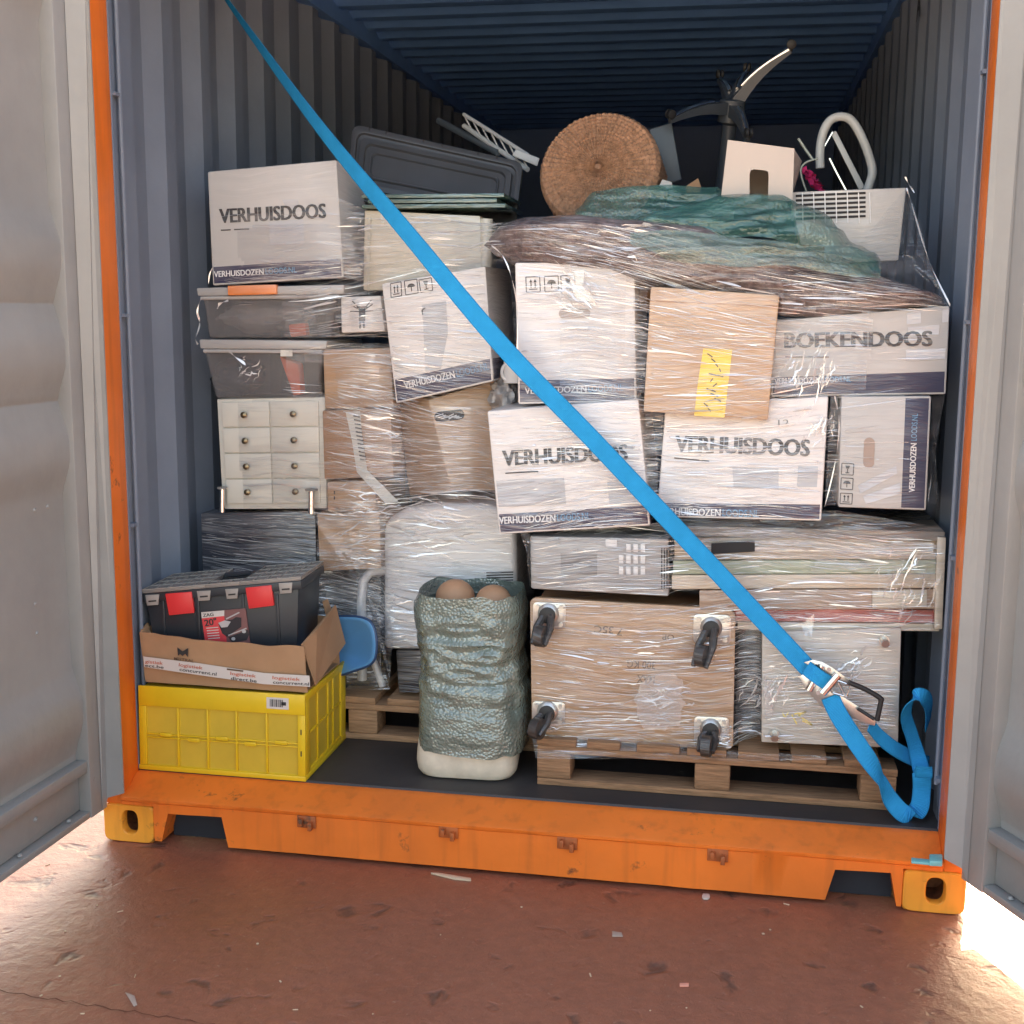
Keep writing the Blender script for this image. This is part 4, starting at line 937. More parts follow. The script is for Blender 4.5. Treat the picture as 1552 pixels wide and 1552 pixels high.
# ------------------------------------------------------------------ brown blanket on top
cols = [(742, 368, 371, .34), (752, 352, 380, .30), (768, 340, 392, .27), (800, 330, 405, .24), (860, 326, 408, .22), (930, 330, 415, .22), (985, 338, 432, .20), (1060, 348, 442, .195), (1130, 362, 450, .20), (1190, 374, 478, .21), (1250, 392, 488, .22), (1310, 410, 478, .22), (1370, 430, 472, .24), (1420, 450, 470, .28), (1432, 460, 468, .32)]
xs_ = np.linspace(742, 1432, 150)
tp = np.interp(xs_, [c[0] for c in cols], [c[1] for c in cols]); bt = np.interp(xs_, [c[0] for c in cols], [c[2] for c in cols]); yf = np.interp(xs_, [c[0] for c in cols], [c[3] for c in cols])
rows = []
for k in range(46):
    a = k/45; row = []
    for x, t0, b0, y0 in zip(xs_, tp, bt, yf):
        if a < .35:                      # flat top running back
            v = a/.35; p = at(x, t0, y0+.10); p = V((p.x, y0+.10+.75*(1-v), p.z+.015*(1-v)))
        else:
            v = (a-.35)/.65; th = math.pi/2-v*math.pi; zt, zb = at(x, t0, y0+.1).z, at(x, b0, y0+.1).z
            p = at(x, t0, y0+.1); p = V((p.x, y0+.10-.10*math.cos(th), (zt+zb)/2+(zt-zb)/2*math.sin(th)))
        q = V((p.x*2.2, p.y*4, p.z*17)); r_ = noise.noise(q)*.026+noise.noise(q*2.7)*.016+noise.noise(V((p.x*3, 5, p.z*60)))*.007+abs(noise.noise(V((p.x*1.5+p.z*6, 3, p.z*28))))*-.016
        row.append(p+V((0, -r_, r_*.55)))
    rows.append(row)
m = MB(); m.grid(rows); rug = tag(m.build('blanket', RUGM, smooth=True), 'fuzzy brown blanket draped over the right load under film', 'blanket'); LOAD.append(rug)

# ------------------------------------------------------------------ green bubble wrap
def lump(name, label, cols, Y, dep, m, amp, seed, top_back=.35):
    X = np.linspace(cols[0][0], cols[-1][0], 110); t0 = np.interp(X, [c[0] for c in cols], [c[1] for c in cols]); b0 = np.interp(X, [c[0] for c in cols], [c[2] for c in cols])
    rows = []
    for k in range(44):
        a = k/43; row = []
        for x, t_, b_ in zip(X, t0, b0):
            if a < .3: v = a/.3; p = at(x, t_, Y+dep); p = V((p.x, p.y+top_back*(1-v), p.z-.02*(1-v)))
            else:
                v = (a-.3)/.7; p0, p1 = at(x, t_, Y+dep), at(x, b_, Y); p = p0.lerp(p1, v); p.y = Y+dep*(1-math.sin(v*math.pi/2))
            q = V((p.x*6+seed, p.y*6, p.z*22)); d = noise.noise(q)*amp+noise.noise(q*2.3)*amp*.6+abs(noise.noise(V((p.x*5+p.z*9, seed, p.z*40))))*-amp*.8
            row.append(p+V((0, -d, d*.7)))
        rows.append(row)
    b = MB(); b.grid(rows); return tag(b.build(name, m, smooth=True), label, 'bubble wrap')
lump('bubble_wrap', 'crumpled teal bubble wrap in front of the white step stool', [(950, 338, 348), (985, 318, 350), (1040, 308, 352), (1100, 293, 356), (1150, 290, 362), (1205, 303, 368), (1260, 330, 385), (1300, 368, 400), (1335, 396, 415)], .26, .10, BUBBLE2, .02, 4)
lump('bubble_wrap', 'dark green bubble wrap sheet behind the wicker basket lid', [(872, 322, 336), (900, 288, 338), (940, 283, 344), (1020, 281, 340), (1088, 282, 336), (1112, 300, 332)], .48, .06, BUBBLE2, .010, 9)
lump('bubble_wrap', 'flat green bubble wrap pulled under film over the blanket', [(955, 352, 366), (1010, 350, 392), (1100, 354, 402), (1200, 366, 404), (1270, 384, 414), (1335, 412, 422)], .165, .03, wrap_mat('pale_green_bubble_wrap', (.10, .19, .155),  .5, .25, 120), .012, 14, top_back=.1)

# ------------------------------------------------------------------ wicker disc
def wicker():
    c = at(907, 254, .72); r = (at(1000, 254, .72)-at(814, 254, .72)).length/2
    n = V((-.10, -.94, .33)).normalized(); X = n.cross(V((0, 0, 1))).normalized()*-1; X = V((0, 0, 1)).cross(n).normalized(); U = n.cross(X).normalized()
    t = thing('wicker_basket', 'round brown wicker basket lying on its side, woven base facing out', 'basket', c+V((0, .1, -r)))
    rows = []; nr = 64; na = 288
    for i in range(nr+1):
        rr_ = r*i/nr; row = []
        for j in range(na):
            a = 2*math.pi*j/na; sp = 60 if i > 22 else 30
            wv = math.cos(a*sp/1+math.pi*(i//2))*.5; h = (.0032*math.cos(a*sp)+.0016*math.cos(a*sp*2+math.pi*(i//2))+.0016*math.cos(math.pi*i/2))*(1 if i > 3 else 0)
            edge = -.02*max(0, (rr_/r-.93)/.07)**2
            rj = rr_*(1+.006*noise.noise(V((math.cos(a)*3, math.sin(a)*3, i*.3))))
            row.append(c+X*rj*math.cos(a)+U*rj*math.sin(a)+n*(h+edge+.008*(1-(rr_/r)**2)+.002*noise.noise(V((rr_*40, a*4, 0)))))
        rows.append(row)
    m = MB(); m.grid(rows[1:], closed=True); m.face(rows[1][::-1]); m.build('woven_base', WICK, t, smooth=True)
    m = MB(); rows = []
    for i in range(14):
        k = i/13; row = []
        for j in range(96):
            a = 2*math.pi*j/96; rj = r*(.985-.0*k)+.004*math.cos(a*24+math.pi*i); row.append(c+X*rj*math.cos(a)+U*rj*math.sin(a)-n*(.021+.17*k))
        rows.append(row)
    m.grid(rows, closed=True); m.build('woven_side', WICK, t, smooth=True)
wicker()
# ------------------------------------------------------------------ white step stool
q, pl = quad_pts([(1103, 212), (1204, 225), (1201, 305), (1093, 298)], .46)
t = thing('step_stool', 'white plastic step stool with an arched cut-out, standing in the bubble wrap', 'step stool', base_of(q)+V((0, .12, 0)))
def arch(): return [(1136, 300), (1136, 264), (1138, 258), (1143, 256.5), (1158, 258), (1164, 260), (1165, 266), (1164, 302)]
m = MB(); o_ = [q[0], q[1], q[2], q[3]]; A_ = [onpl(*p, pl) for p in arch()]
ST = mat('stool_plastic', (.55, .47, .42), rough=.4, var=.03)
bk = V((0, .006, 0))
left = [q[0], A_[2], A_[1], A_[0], q[3]]; right = [q[1], q[2], A_[7], A_[6], A_[5]]; topf = [q[0], q[1], A_[5], A_[4], A_[3], A_[2]]
for fc in (left, right, topf): m.prism(fc, [p+bk for p in fc])
m.build('front_panel', ST, t)
m = MB(); dp = V((.03, .20, -.01)); m.prism([q[0]+V((0, .0065, 0)), q[1]+V((0, .0065, 0)), q[1]+V((0, .0065, -.008)), q[0]+V((0, .0065, -.008))], [p+dp for p in (q[0], q[1], q[1]+V((0, 0, -.008)), q[0]+V((0, 0, -.008)))]); m.build('seat', ST, t, bevel=.002)
for s_, (a, b) in ((1, (q[0], q[3])), (-1, (q[1], q[2]))):
    m = MB(); o1 = V((.006*s_, 0, 0)); f = [a+V((0, .0065, -.009)), b+V((0, .0065, 0)), b+V((0, .22, 0)), a+V((.03, .2, -.012))]; m.prism(f, [p+o1 for p in f]); m.build('side_panel', ST, t)
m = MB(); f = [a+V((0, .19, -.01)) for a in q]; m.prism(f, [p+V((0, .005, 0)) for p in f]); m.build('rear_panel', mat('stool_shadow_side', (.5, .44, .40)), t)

# ------------------------------------------------------------------ white heater with a grille
q, pl = quad_pts([(1196, 291), (1374, 284), (1362, 395), (1220, 402)], .52)
t = thing('panel_heater', 'white panel heater with a slatted grille at the right top', 'heater', base_of(q)+V((0, .05, 0)))
b = MB(); b.prism(q, [p+V((.0, .10, 0)) for p in q]); o = b.build('housing', mat('heater_white', (.52, .50, .48), rough=.45, film=.5, milk=.3), t, bevel=.005); LOAD.append(o)
m = MB()
for i in range(6):
    f = line_px((1206, 297+i*7), (1312, 292.5+i*7), 3.6); m.prism([onpl(*p, pl, .001) for p in f], [onpl(*p, pl, -.001) for p in f])
m.build('grille_slot', HOLE, t)
m = MB()
for i in range(7):
    f = line_px((1216+i*17, 292), (1217+i*17, 338), 1.6); m.prism([onpl(*p, pl, .004) for p in f], [onpl(*p, pl, -.001) for p in f])
m.build('grille_bar', WHITEP, t)

# ------------------------------------------------------------------ tube frame, pink flowers
t = thing('tube_chair', 'chair with bent white tube frame upside down behind the heater', 'chair', at(1285, 300, .9))
WE = mat('ivory_enamel', (.50, .51, .50), rough=.35)
path = [(1243, 255), (1243, 225), (1248, 200), (1258, 183), (1272, 177), (1287, 180), (1300, 196), (1312, 222), (1320, 247), (1322, 262), (1318, 278), (1310, 300)]
def smoothpath(P, n=6):
    P = [V(p) for p in P]; out = []
    for i in range(len(P)-1):
        p0, p1, p2, p3 = P[max(i-1, 0)], P[i], P[i+1], P[min(i+2, len(P)-1)]
        for k in range(n):
            s = k/n; out.append(.5*((2*p1)+(p2-p0)*s+(2*p0-5*p1+4*p2-p3)*s*s+(3*p1-p0-3*p2+p3)*s**3))
    return out+[P[-1]]
m = MB(); m.tube(smoothpath([at(*p, .88) for p in path]), .0135, 12); m.build('frame_tube', WE, t, smooth=True)
m = MB(); f = [(1259, 202), (1267, 198), (1311, 284), (1302, 288)]; m.prism([at(*p, .90) for p in f], [at(*p, .912) for p in f]); m.build('flat_slat', WE, t, bevel=.002)
m = MB(); m.tube([at(1246, 228, .9), at(1262, 200, .9)], .003, 6); m.tube([at(1257, 240, .9), at(1268, 262, .9), at(1283, 290, .9)], .004, 6); m.build('rod', CHROME, t, smooth=True)
t = thing('flower_bunch', 'bunch of pink artificial flowers in a clear sleeve beside the chair frame', 'flowers', at(1235, 292, .8))
m = MB(); rg = random.Random(4)
for i in range(70):
    k = rg.random(); p = at(1222+26*k+rg.uniform(-6, 6), 256+42*k+rg.uniform(-4, 6), .8+rg.uniform(-.02, .02)); a = V((rg.uniform(-1, 1), rg.uniform(-1, 1), rg.uniform(-1, 1))).normalized()*.012; c = a.cross(V((rg.random(), rg.random(), 1))).normalized()*.009
    m.face([p-a, p+c, p+a, p-c])
m.build('petals', PINK, t, recalc=False)
m = MB(); m.tube(smoothpath([at(*p, .79) for p in ((1240, 240), (1222, 246), (1214, 256), (1216, 272), (1224, 295))]), .003, 6); m.tube(smoothpath([at(*p, .8) for p in ((1210, 210), (1222, 228), (1232, 242))]), .004, 6); m.build('sleeve_edge', mat('sleeve_plastic', (.35, .38, .33), rough=.2), t, smooth=True)

# ------------------------------------------------------------------ upturned office chair base
t = thing('office_chair', 'upturned black office chair base with five arms and chrome edges', 'office chair', at(1110, 280, 1.15))
hub = at(1109, 166, 1.15); BLK = mat('dark_arm_plastic', (.045, .055, .07), rough=.35)
m = MB(); ax = V((.10, -.25, 1)).normalized(); m.tube([hub-ax*.30, hub-ax*.05, hub-ax*.04, hub+ax*.03, hub+ax*.035], [.022, .024, .042, .042, .02], 16); m.build('column', BLK, t, smooth=True)
for k, (e, Y) in enumerate((((1015, 184), .98), ((1198, 78), 1.12), ((1090, 122), 1.42), ((1133, 212), .95), ((1131, 112), 1.45))):
    e = at(*e, Y); d = (e-hub).normalized(); sd = d.cross(ax).normalized(); up = sd.cross(d).normalized(); L = (e-hub).length
    m = MB(); sec = []
    for s_ in np.linspace(0, 1, 8):
        c = hub+d*L*s_+up*(.035*math.sin(s_*math.pi)*.5); w_, h_ = .014*(1-s_)+.008, .016*(1-s_)+.006; sec.append([c+sd*w_+up*h_, c+sd*w_-up*h_, c-sd*w_-up*h_, c-sd*w_+up*h_])
    m.grid(sec, closed=True); m.face(sec[0]); m.face(sec[-1]); a_ = m.build('arm', BLK, t, smooth=False)
    m = MB(); m.tube([(s4[0]+s4[3])/2+up*.003 for s4 in sec[2:]], [.006]*5+[.009], 8); m.build('chrome_strip', CHROME, a_, smooth=True)
    m = MB(); c = e+ax*.022; m.tube([e, e+ax*.012], .006, 8); m.tube([c-sd*.013, c-sd*.011, c-sd*.003], [.010, .015, .015], 14); m.tube([c+sd*.003, c+sd*.011, c+sd*.013], [.015, .015, .010], 14); m.build('castor', RUBBER, a_, smooth=True)
m = MB(); f = [(984, 196), (1018, 186), (1033, 272), (1004, 282)]; m.prism([at(*p, 1.05) for p in f], [at(*p, 1.09) for p in f]); tag(m.build('grey_board', DGREY, bevel=.004), 'dark grey board standing upright behind the wicker basket', 'board')
m = MB(); f = [(968, 200), (980, 197), (992, 270), (978, 275)]; m.prism([at(*p, 1.12) for p in f], [at(*p, 1.15) for p in f]); tag(m.build('grey_plank', DGREY, bevel=.003), 'narrow dark slat beside the dark grey board', 'slat')
m = MB(); f = [(1040, 282), (1058, 270), (1063, 284), (1060, 292), (1040, 292)]; m.prism([at(*p, .75) for p in f], [at(*p, .78) for p in f]); tag(m.build('cardboard_flap', CARDB), 'torn brown cardboard flap sticking up behind the bubble wrap', 'cardboard')
m = MB(); f = [(999, 282), (1004, 272), (1018, 276), (1020, 286)]; m.prism([at(*p, .70) for p in f], [at(*p, .74) for p in f]); tag(m.build('white_carton_corner', WHITED), 'white box corner behind the green bubble wrap', 'box')
sup = cardbox('plain brown carton deep in the right load, under the basket and stool', 'carton', [(860, 352), (1250, 372), (1250, 470), (860, 470)], .40, .95, CARDB, group=GC, name='carton')

# ================================================================== FRONT OBJECTS
# ------------------------------------------------------------------ yellow folding crate
q, pl = quad_pts([(209, 1039), (462, 1054), (463, 1185.5), (212, 1167)], .114)
q[2].z = q[3].z = ZF+.001; DEP = .385
t = thing('folding_crate', 'yellow plastic folding crate at the left end of the sill', 'crate', V((0, .19, 0))+base_of(q))
FR = lambda u, v, d=0: bil(q, u, v)+V((0, d, 0))                    # front face, d = depth in
SD = lambda w, v, o=0: bil(q, 1, v)+V((o, w*DEP, 0))                # right side face
m = MB(); c = [FR(.012, .03, .008), FR(.988, .03, .008), FR(.988, .99, .008), FR(.012, .99, .008)]; m.prism(c, [p+V((0, DEP-.016, 0)) for p in c]); m.build('crate_wall', YELD, t)
def slab(m, u0, u1, v0, v1, d0, d1):
    a = [FR(u0, v0, d0), FR(u1, v0, d0), FR(u1, v1, d0), FR(u0, v1, d0)]; m.prism(a, [p+V((0, d1-d0, 0)) for p in a])
def sslab(m, w0, w1, v0, v1, o0, o1):
    a = [SD(w0, v0, o1), SD(w1, v0, o1), SD(w1, v1, o1), SD(w0, v1, o1)]; m.prism(a, [p+V((o0-o1, 0, 0)) for p in a])
m = MB(); slab(m, 0, 1, 0, .235, 0, .0085); sslab(m, .03, .12, 0.01, .99, -.008, .0); sslab(m, .0235, 1, 0, .09, -.008, .0); sslab(m, .88, 1, .09, .99, -.008, 0); sslab(m, .12, .88, .9, .985, -.008, 0)
a = [FR(0, 0, DEP-.01), FR(1, 0, DEP-.01), FR(1, .235, DEP-.01), FR(0, .235, DEP-.01)]; m.prism(a, [p+V((0, .01, 0)) for p in a]); m.build('top_rim', YEL, t, bevel=.002)
m = MB()
for u in (0.0, .232, .412, .585, .765, .955): slab(m, u, u+(.045 if u in (0., .955) else .012), .236, .94, .001, .0085)
slab(m, .046, .954, .56, .575, .002, .0085); slab(m, .046, .954, .60, .615, .002, .0085)
for u, v in ((.13, .565), (.47, .565), (.82, .565), (.30, .605), (.64, .605)): slab(m, u, u+.07, v-.02, v+.025, -.001, .003)
for w0 in (.30, .55, .68): sslab(m, w0, w0+.03, .09, .9, -.006, -.0005)
sslab(m, .12, .88, .47, .50, -.006, -.001)
m.build('rib', YEL, t, bevel=.0015)
m = MB(); slab(m, -.003, 1.003, .942, .999, -.002, DEP); m.build('foot_rim', YEL, t, bevel=.002)
m = MB(); sslab(m, .34, .53, .13, .22, -.0077, -.0068); m.build('handle_hole', HOLE, t)
m = MB()
for v0, v1 in ((.40, .46), (.65, .71)): slab(m, .972, .979, v0, v1, .0005, .002)
m.build('latch_slot', HOLE, t)
m = MB(); slab(m, .775, .905, .045, .175, -.001, .0005); lb = m.build('label', TAPEW, t)
m = MB(); xx = .795
for k in range(11): wd = .002+.002*((k*7) % 3); slab(m, xx, xx+wd, .065, .15, -.0016, -.0011); xx += wd+.0035
slab(m, .862, .89, .09, .13, -.0016, -.0011); m.build('bar_print', INKN, lb)

# ------------------------------------------------------------------ open carton tray
zc = max(FR(0, 0).z, FR(1, 0).z)+.0015
q, pl = quad_pts([(211, 958), (461, 980), (470, 1050), (221, 1032)], .135)
q[2].z = max(q[2].z, zc); q[3].z = zc+.002; q[2] = onpl(466, 1051, pl); q[2].z = max(q[2].z, zc)
t = thing('open_carton', 'open brown carton tray with printed white tape, holding the black toolbox', 'carton', base_of(q)+V((0, .15, 0))); PLN[t.name] = pl
rows = []
for v in np.linspace(0, 1, 9):
    row = []
    for u in np.linspace(0, 1, 41):
        p = bil(q, u, v); e = (1-v)
        p = p+V((0, -.004*noise.noise(V((u*5, v*3, 1)))*1.6-.012*e*math.sin(u*3.1), e*(.006*noise.noise(V((u*7, 0, 5)))-.004*math.sin(u*math.pi)))); row.append(p)
    rows.append(row)
m = MB(); m.grid(rows); m.grid([[p+V((0, .004, 0)) for p in r] for r in rows]); m.grid([rows[0], [p+V((0, .004, 0)) for p in rows[0]]]); m.build('front_panel', CARDB, t, smooth=True)
DT = .30
m = MB(); b = [p+V((0, DT, .015)) for p in (q[0], q[1])]+[q[2]+V((0, DT, 0)), q[3]+V((0, DT, 0))]; m.prism(b, [p+V((0, .004, 0)) for p in b]); m.prism([q[0]+V((0, .006, -.002)), b[0], b[3], q[3]+V((0, .006, 0))], [p+V((.004, 0, 0)) for p in (q[0]+V((0, .006, -.002)), b[0], b[3], q[3]+V((0, .006, 0)))])
m.prism([q[3]+V((.005, .006, .0005)), q[2]+V((-.005, .006, .0005)), b[2]+V((-.005, -.002, .0005)), b[3]+V((.005, -.002, .0005))], [p+V((0, 0, .004)) for p in (q[3]+V((.005, .006, .0005)), q[2]+V((-.005, .006, .0005)), b[2]+V((-.005, -.002, .0005)), b[3]+V((.005, -.002, .0005)))]); m.build('tray_wall', CARDB, t)
fp = [at(458, 977, .140), at(480, 955, .22), at(509, 917, .40), at(524, 975, .41), at(479, 1039, .16)]
m = MB(); m.prism(fp, [p+V((-.004, .001, 0)) for p in fp]); m.build('right_flap', CARDB, t)
fp = [at(490, 912, .40), at(497, 908, .43), at(503, 925, .43), at(497, 940, .40)]; m = MB(); m.prism(fp, [p+V((-.004, .002, 0)) for p in fp]); m.build('corner_flap', CARDB, t)
fp = [at(213, 955, .14), at(222, 944, .20), at(230, 955, .22), at(232, 975, .18), at(214, 962, .14)]; m = MB(); m.prism(fp, [p+V((.004, .003, 0)) for p in fp]); m.build('left_flap', CARDB, t)
tp_ = [(217, 995), (300, 1005), (400, 1020), (469, 1024), (470, 1041), (400, 1037), (300, 1023), (219, 1011)]
plt_ = (pl[0]+V((0, -.013, 0)), pl[1])
m = MB(); m.grid([[onpl(*p, plt_) for p in tp_[:4]], [onpl(*p, plt_) for p in tp_[:3:-1]]]); tb = m.build('printed_tape', TAPEW, t, recalc=False); PLN[tb.name] = plt_
def lt(s, a, b, cap, mm): text(tb, s, a, b, cap, mm, bold=.015, off=.0008)
lt('gistiek', (220, 1004.5), (247, 1007.5), 5, INKR); lt('ect.be', (220, 1010.5), (248, 1013.5), 4.6, INKN)
lt('logistiek', (271, 1009.5), (307, 1014.5), 5, INKR); lt('concurrent.nl', (272, 1016.5), (328, 1024), 5, INKN)
lt('logistiek', (349, 1022.5), (388, 1027), 5, INKR); lt('direct.be', (350, 1030), (389, 1034.5), 5, INKN)
lt('logistiek', (413, 1029), (455, 1032), 5, INKR); lt('concurrent.nl', (414, 1036), (468, 1039), 5, INKN)
printed(t, [[(269, 981), (277, 987), (285.5, 982), (285, 996), (281, 991), (277, 994), (273, 991), (270, 994)]], INKN, 'crown_emblem', pl=plt_)
text(t, 'MISTRAL', (264, 1000), (294, 1004), 4.5, mat('dull_print', (.12, .07, .045)), bold=.01, pl=plt_)
printed(t, [line_px((344, 1014), (369, 1017), 2.4)], mat('dull_print', (.12, .07, .045)), pl=plt_)

# ------------------------------------------------------------------ black toolbox
q, pl = quad_pts([(219, 903), (453, 884), (450, 990), (236, 990)], (.185, .215))
t = thing('toolbox', 'black toolbox with red latches and smoky organiser lids, sitting in the open carton', 'toolbox', base_of(q)+V((0, .1, 0))); PLN[t.name] = pl
n = pl[1]; dv = -n
m = MB(); m.prism(q, [p+dv*.235 for p in q]); m.build('toolbox_body', BLACKP, t, bevel=.006)
lq = [onpl(*p, (pl[0]+n*.010, n)) for p in ((215, 900), (456, 880), (457, 893), (217, 913))]
LP = lambda u, w, h: bil(lq, u, 0)+dv*(.255*w)+V((0, 0, h))
def lslab(m, u0, u1, w0, w1, h0, h1): a = [LP(u0, w0, h0), LP(u1, w0, h0), LP(u1, w1, h0), LP(u0, w1, h0)]; m.prism(a, [p+V((0, 0, h1-h0)) for p in a])
m = MB(); m.prism(lq, [p+dv*.255 for p in lq]); lid = m.build('lid', BLACKP, t, bevel=.003)
for (u0, u1, w0, w1) in ((.0, .40, 0, .98), (.62, 1.0, 0, .98), (.401, .619, 0, .20)):
    m = MB(); lslab(m, u0, u1, w0, w1, .0006, .010); og = m.build('organiser', LIDG, lid, bevel=.001)
    m = MB(); nu = 5 if u1-u0 > .3 else 3; nw = 4 if w1 > .5 else 1
    for i in range(nu+1): u = u0+(u1-u0)*i/nu; lslab(m, max(u0, u-.004), min(u1, u+.004), w0, w1, .0102, .0125)
    for i in range(nw+1): w_ = w0+(w1-w0)*i/nw; lslab(m, u0+.004, u1-.004, max(w0, w_-.012), min(w1, w_+.012), .0103, .0127)
    m.build('organiser_rib', mat('smoky_rib', (.36, .33, .30), rough=.35), lid)
m = MB(); m.tube([LP(.43, .55, .004), LP(.43, .55, .012), LP(.59, .55, .012), LP(.59, .55, .004)], .008, 8); m.build('handle', BLACKP, lid, smooth=True)
for a, b in (((220, 902), (241, 918)), ((298, 896), (319, 911)), ((341, 893), (361, 908)), ((422, 884), (443, 900))):
    f = [(a[0], a[1]), (b[0], a[1]-1), (b[0]-1.5, b[1]-1), (a[0]+2.5, b[1])]; pf = (pl[0]+n*.0125, n); fq = [onpl(*p, pf) for p in f]
    m = MB(); m.prism(fq, [p+dv*.006 for p in fq]); cl = m.build('clip', mat('smoky_clip', (.33, .30, .28), rough=.35), t, bevel=.001)
    m = MB(); f = line_px((a[0]+5, b[1]-6.5), (b[0]-4, b[1]-7.5), 2.4); fq = [onpl(*p, pf, .0006) for p in f]; m.face(fq); m.build('clip_slot', HOLE, cl, recalc=False)
for f in (((250, 900), (290, 897), (294, 929), (256, 933)), ((371.5, 891), (411, 887), (415, 918), (377, 923))):
    pf = (pl[0]+n*.014, n); fq = [onpl(*p, pf) for p in f]; m = MB(); m.prism(fq, [p+dv*.012 for p in fq]); m.build('latch', REDP, t, bevel=.002)
for x in (245, 298, 366, 418):
    f = [(x, 900), (x+4, 900), (x+8, 980), (x+4, 980)]; fq = [onpl(*p, pl, .005) for p in f]; m = MB(); m.prism(fq, [p+dv*.006 for p in fq]); m.build('body_rib', BLACKP, t, bevel=.001)
pf = (pl[0]+n*.0065, n); lab = MB(); f = [(305, 928), (372, 922), (380, 985), (312, 985)]; fq = [onpl(*p, pf) for p in f]; lab.prism(fq, [p+dv*.005 for p in fq]); lb = lab.build('picture_label', mat('label_dusk', (.20, .085, .085), rough=.4), t); PLN[lb.name] = pf
printed(lb, [[(306, 937), (340, 933.5), (345, 985), (313, 985)]], mat('label_red', (.68, .06, .07), rough=.4), 'red_panel', off=.0007)
printed(lb, [[(305, 928), (340, 925), (340, 933.5), (306, 937)]], TAPEW, 'white_panel', off=.0007)
text(lb, 'ZAG', (308, 935), (324, 933.2), 5, INKN, bold=.03, off=.0013); text(lb, '20"', (311, 949), (329, 946), 10, INKN, bold=.03, off=.0013)
printed(lb, [line_px((313+i*.6, 952+i*4), (331+i*.6, 950.5+i*4), 1.2) for i in range(5)], TAPEW, 'small_print', off=.0013)
printed(lb, [[(331, 945), (341, 940), (352, 939), (358, 935), (366, 936), (366, 950), (344, 965), (337, 960)], [(346, 966), (376, 954), (378, 962), (374, 970), (352, 974)]], mat('label_photo_dark', (.03, .025, .03)), 'pictured_toolbox', off=.0012)
printed(lb, [[(331, 944), (341, 940), (350, 942), (345, 950), (336, 951)], line_px((343, 938), (363, 928), 2), line_px((346, 963), (374, 952), 1.6), stadium(354, 968, 3, 2.4), stadium(370, 957, 3, 2.4)], mat('label_photo_pale', (.45, .42, .42)), 'pictured_tray', off=.0016)

# ------------------------------------------------------------------ blue seat shell
qs = [(505, 1028), (512, 985), (520, 950), (527, 934)], [(555, 1012), (571, 990), (571, 955), (556, 937)]
t = thing('seat_shell', 'blue plastic chair seat shell wedged behind the open carton', 'chair seat', at(535, 1027, .46))
rows = []; outl_ = smoothpath([V((x, y, 0)) for x, y in ((500, 1029), (530, 1019), (556, 1010), (567, 1001), (571, 985), (570, 962), (564, 945), (553, 937), (535, 934), (505, 934))], 5)
cxp, cyp = 508, 985
for k in np.linspace(0, 1, 12):
    row = []
    for p in outl_:
        x = cxp+(p.x-cxp)*k; y = cyp+(p.y-cyp)*k; Y = .47-.07*(k**2)*max(0, (x-cxp)/63)+.05*(1-k); row.append(at(x, y, Y))
    rows.append(row)
m = MB(); m.grid(rows); sh = m.build('shell', BLUES, t, smooth=True); md = sh.modifiers.new('thick', 'SOLIDIFY'); md.thickness = .006; md.offset = -1
m = MB(); m.tube([p+V((0, -.001, 0)) for p in rows[-1]], .004, 8); m.build('edge_bead', mat('navy_edge', (.03, .07, .16), rough=.35), t, smooth=True)

# ------------------------------------------------------------------ bubble wrapped bundle
Yc = .335; prof_ = [(888, 648, 784), (908, 641, 790), (930, 633, 797), (960, 634, 798), (985, 638, 797), (1000, 643, 795), (1012, 645, 793), (1030, 642, 797), (1060, 641, 800), (1100, 640, 802), (1130, 640, 802), (1143, 641, 800), (1156, 645, 797)]
rows = []
py_ = np.linspace(909, 1150, 80); xl = np.interp(py_, [p[0] for p in prof_], [p[1] for p in prof_]); xr = np.interp(py_, [p[0] for p in prof_], [p[2] for p in prof_])
for y, a, b in zip(py_, xl, xr):
    pa, pb = at(a, y, Yc), at(b, y, Yc); c = (pa+pb)/2; c.z = at((a+b)/2, y, Yc-.15).z; rx = (pb-pa).length/2; row = []
    for j in range(120):
        th = 2*math.pi*j/120; cs, sn = math.cos(th), math.sin(th); e = 2/2.9
        pinch = math.exp(-((y-1015)/60)**2)
        nv = V((cs*1.3, sn*1.3, c.z*4)); nf = V((cs*1.1+c.z*3.0*cs, sn*.8, c.z*26))
        dsp = noise.noise(nv*1.8)*.012+noise.noise(nf)*.014*(.35+pinch)-abs(noise.noise(V((cs*1.6, sn*1.6+c.z*5, c.z*30))))*.030*(.05+pinch)+noise.noise(V((cs*9, sn*9, c.z*50)))*.0025
        x = rx*math.copysign(abs(cs)**e, cs); yy = .150*math.copysign(abs(sn)**e, sn)
        row.append(c+V((x+cs*dsp*.5, yy+sn*dsp, .012*noise.noise(V((cs*2, sn*2, 7))) if y < 911 else (.010*noise.noise(V((cs*3, sn*3, 3))) if y > 1146 else 0))))
    rows.append(row)
t = thing('wrapped_bundle', 'upright bundle wrapped in green bubble wrap on a white foam base', 'bundle', V((at(716, 1170, Yc).x, Yc, ZF+.001)))
m = MB(); m.grid(rows, closed=True); m.build('bubble_wrap', BUBBLE, t, smooth=True)
cz = rows[6][0].z; cc = sum(rows[6], V())/120; m = MB(); m.face([cc+(p-cc)*.96 for p in rows[8]]); m.build('inner_packing', mat('dark_packing', (.06, .08, .07), rough=.8), t)
m = MB(); R_ = []
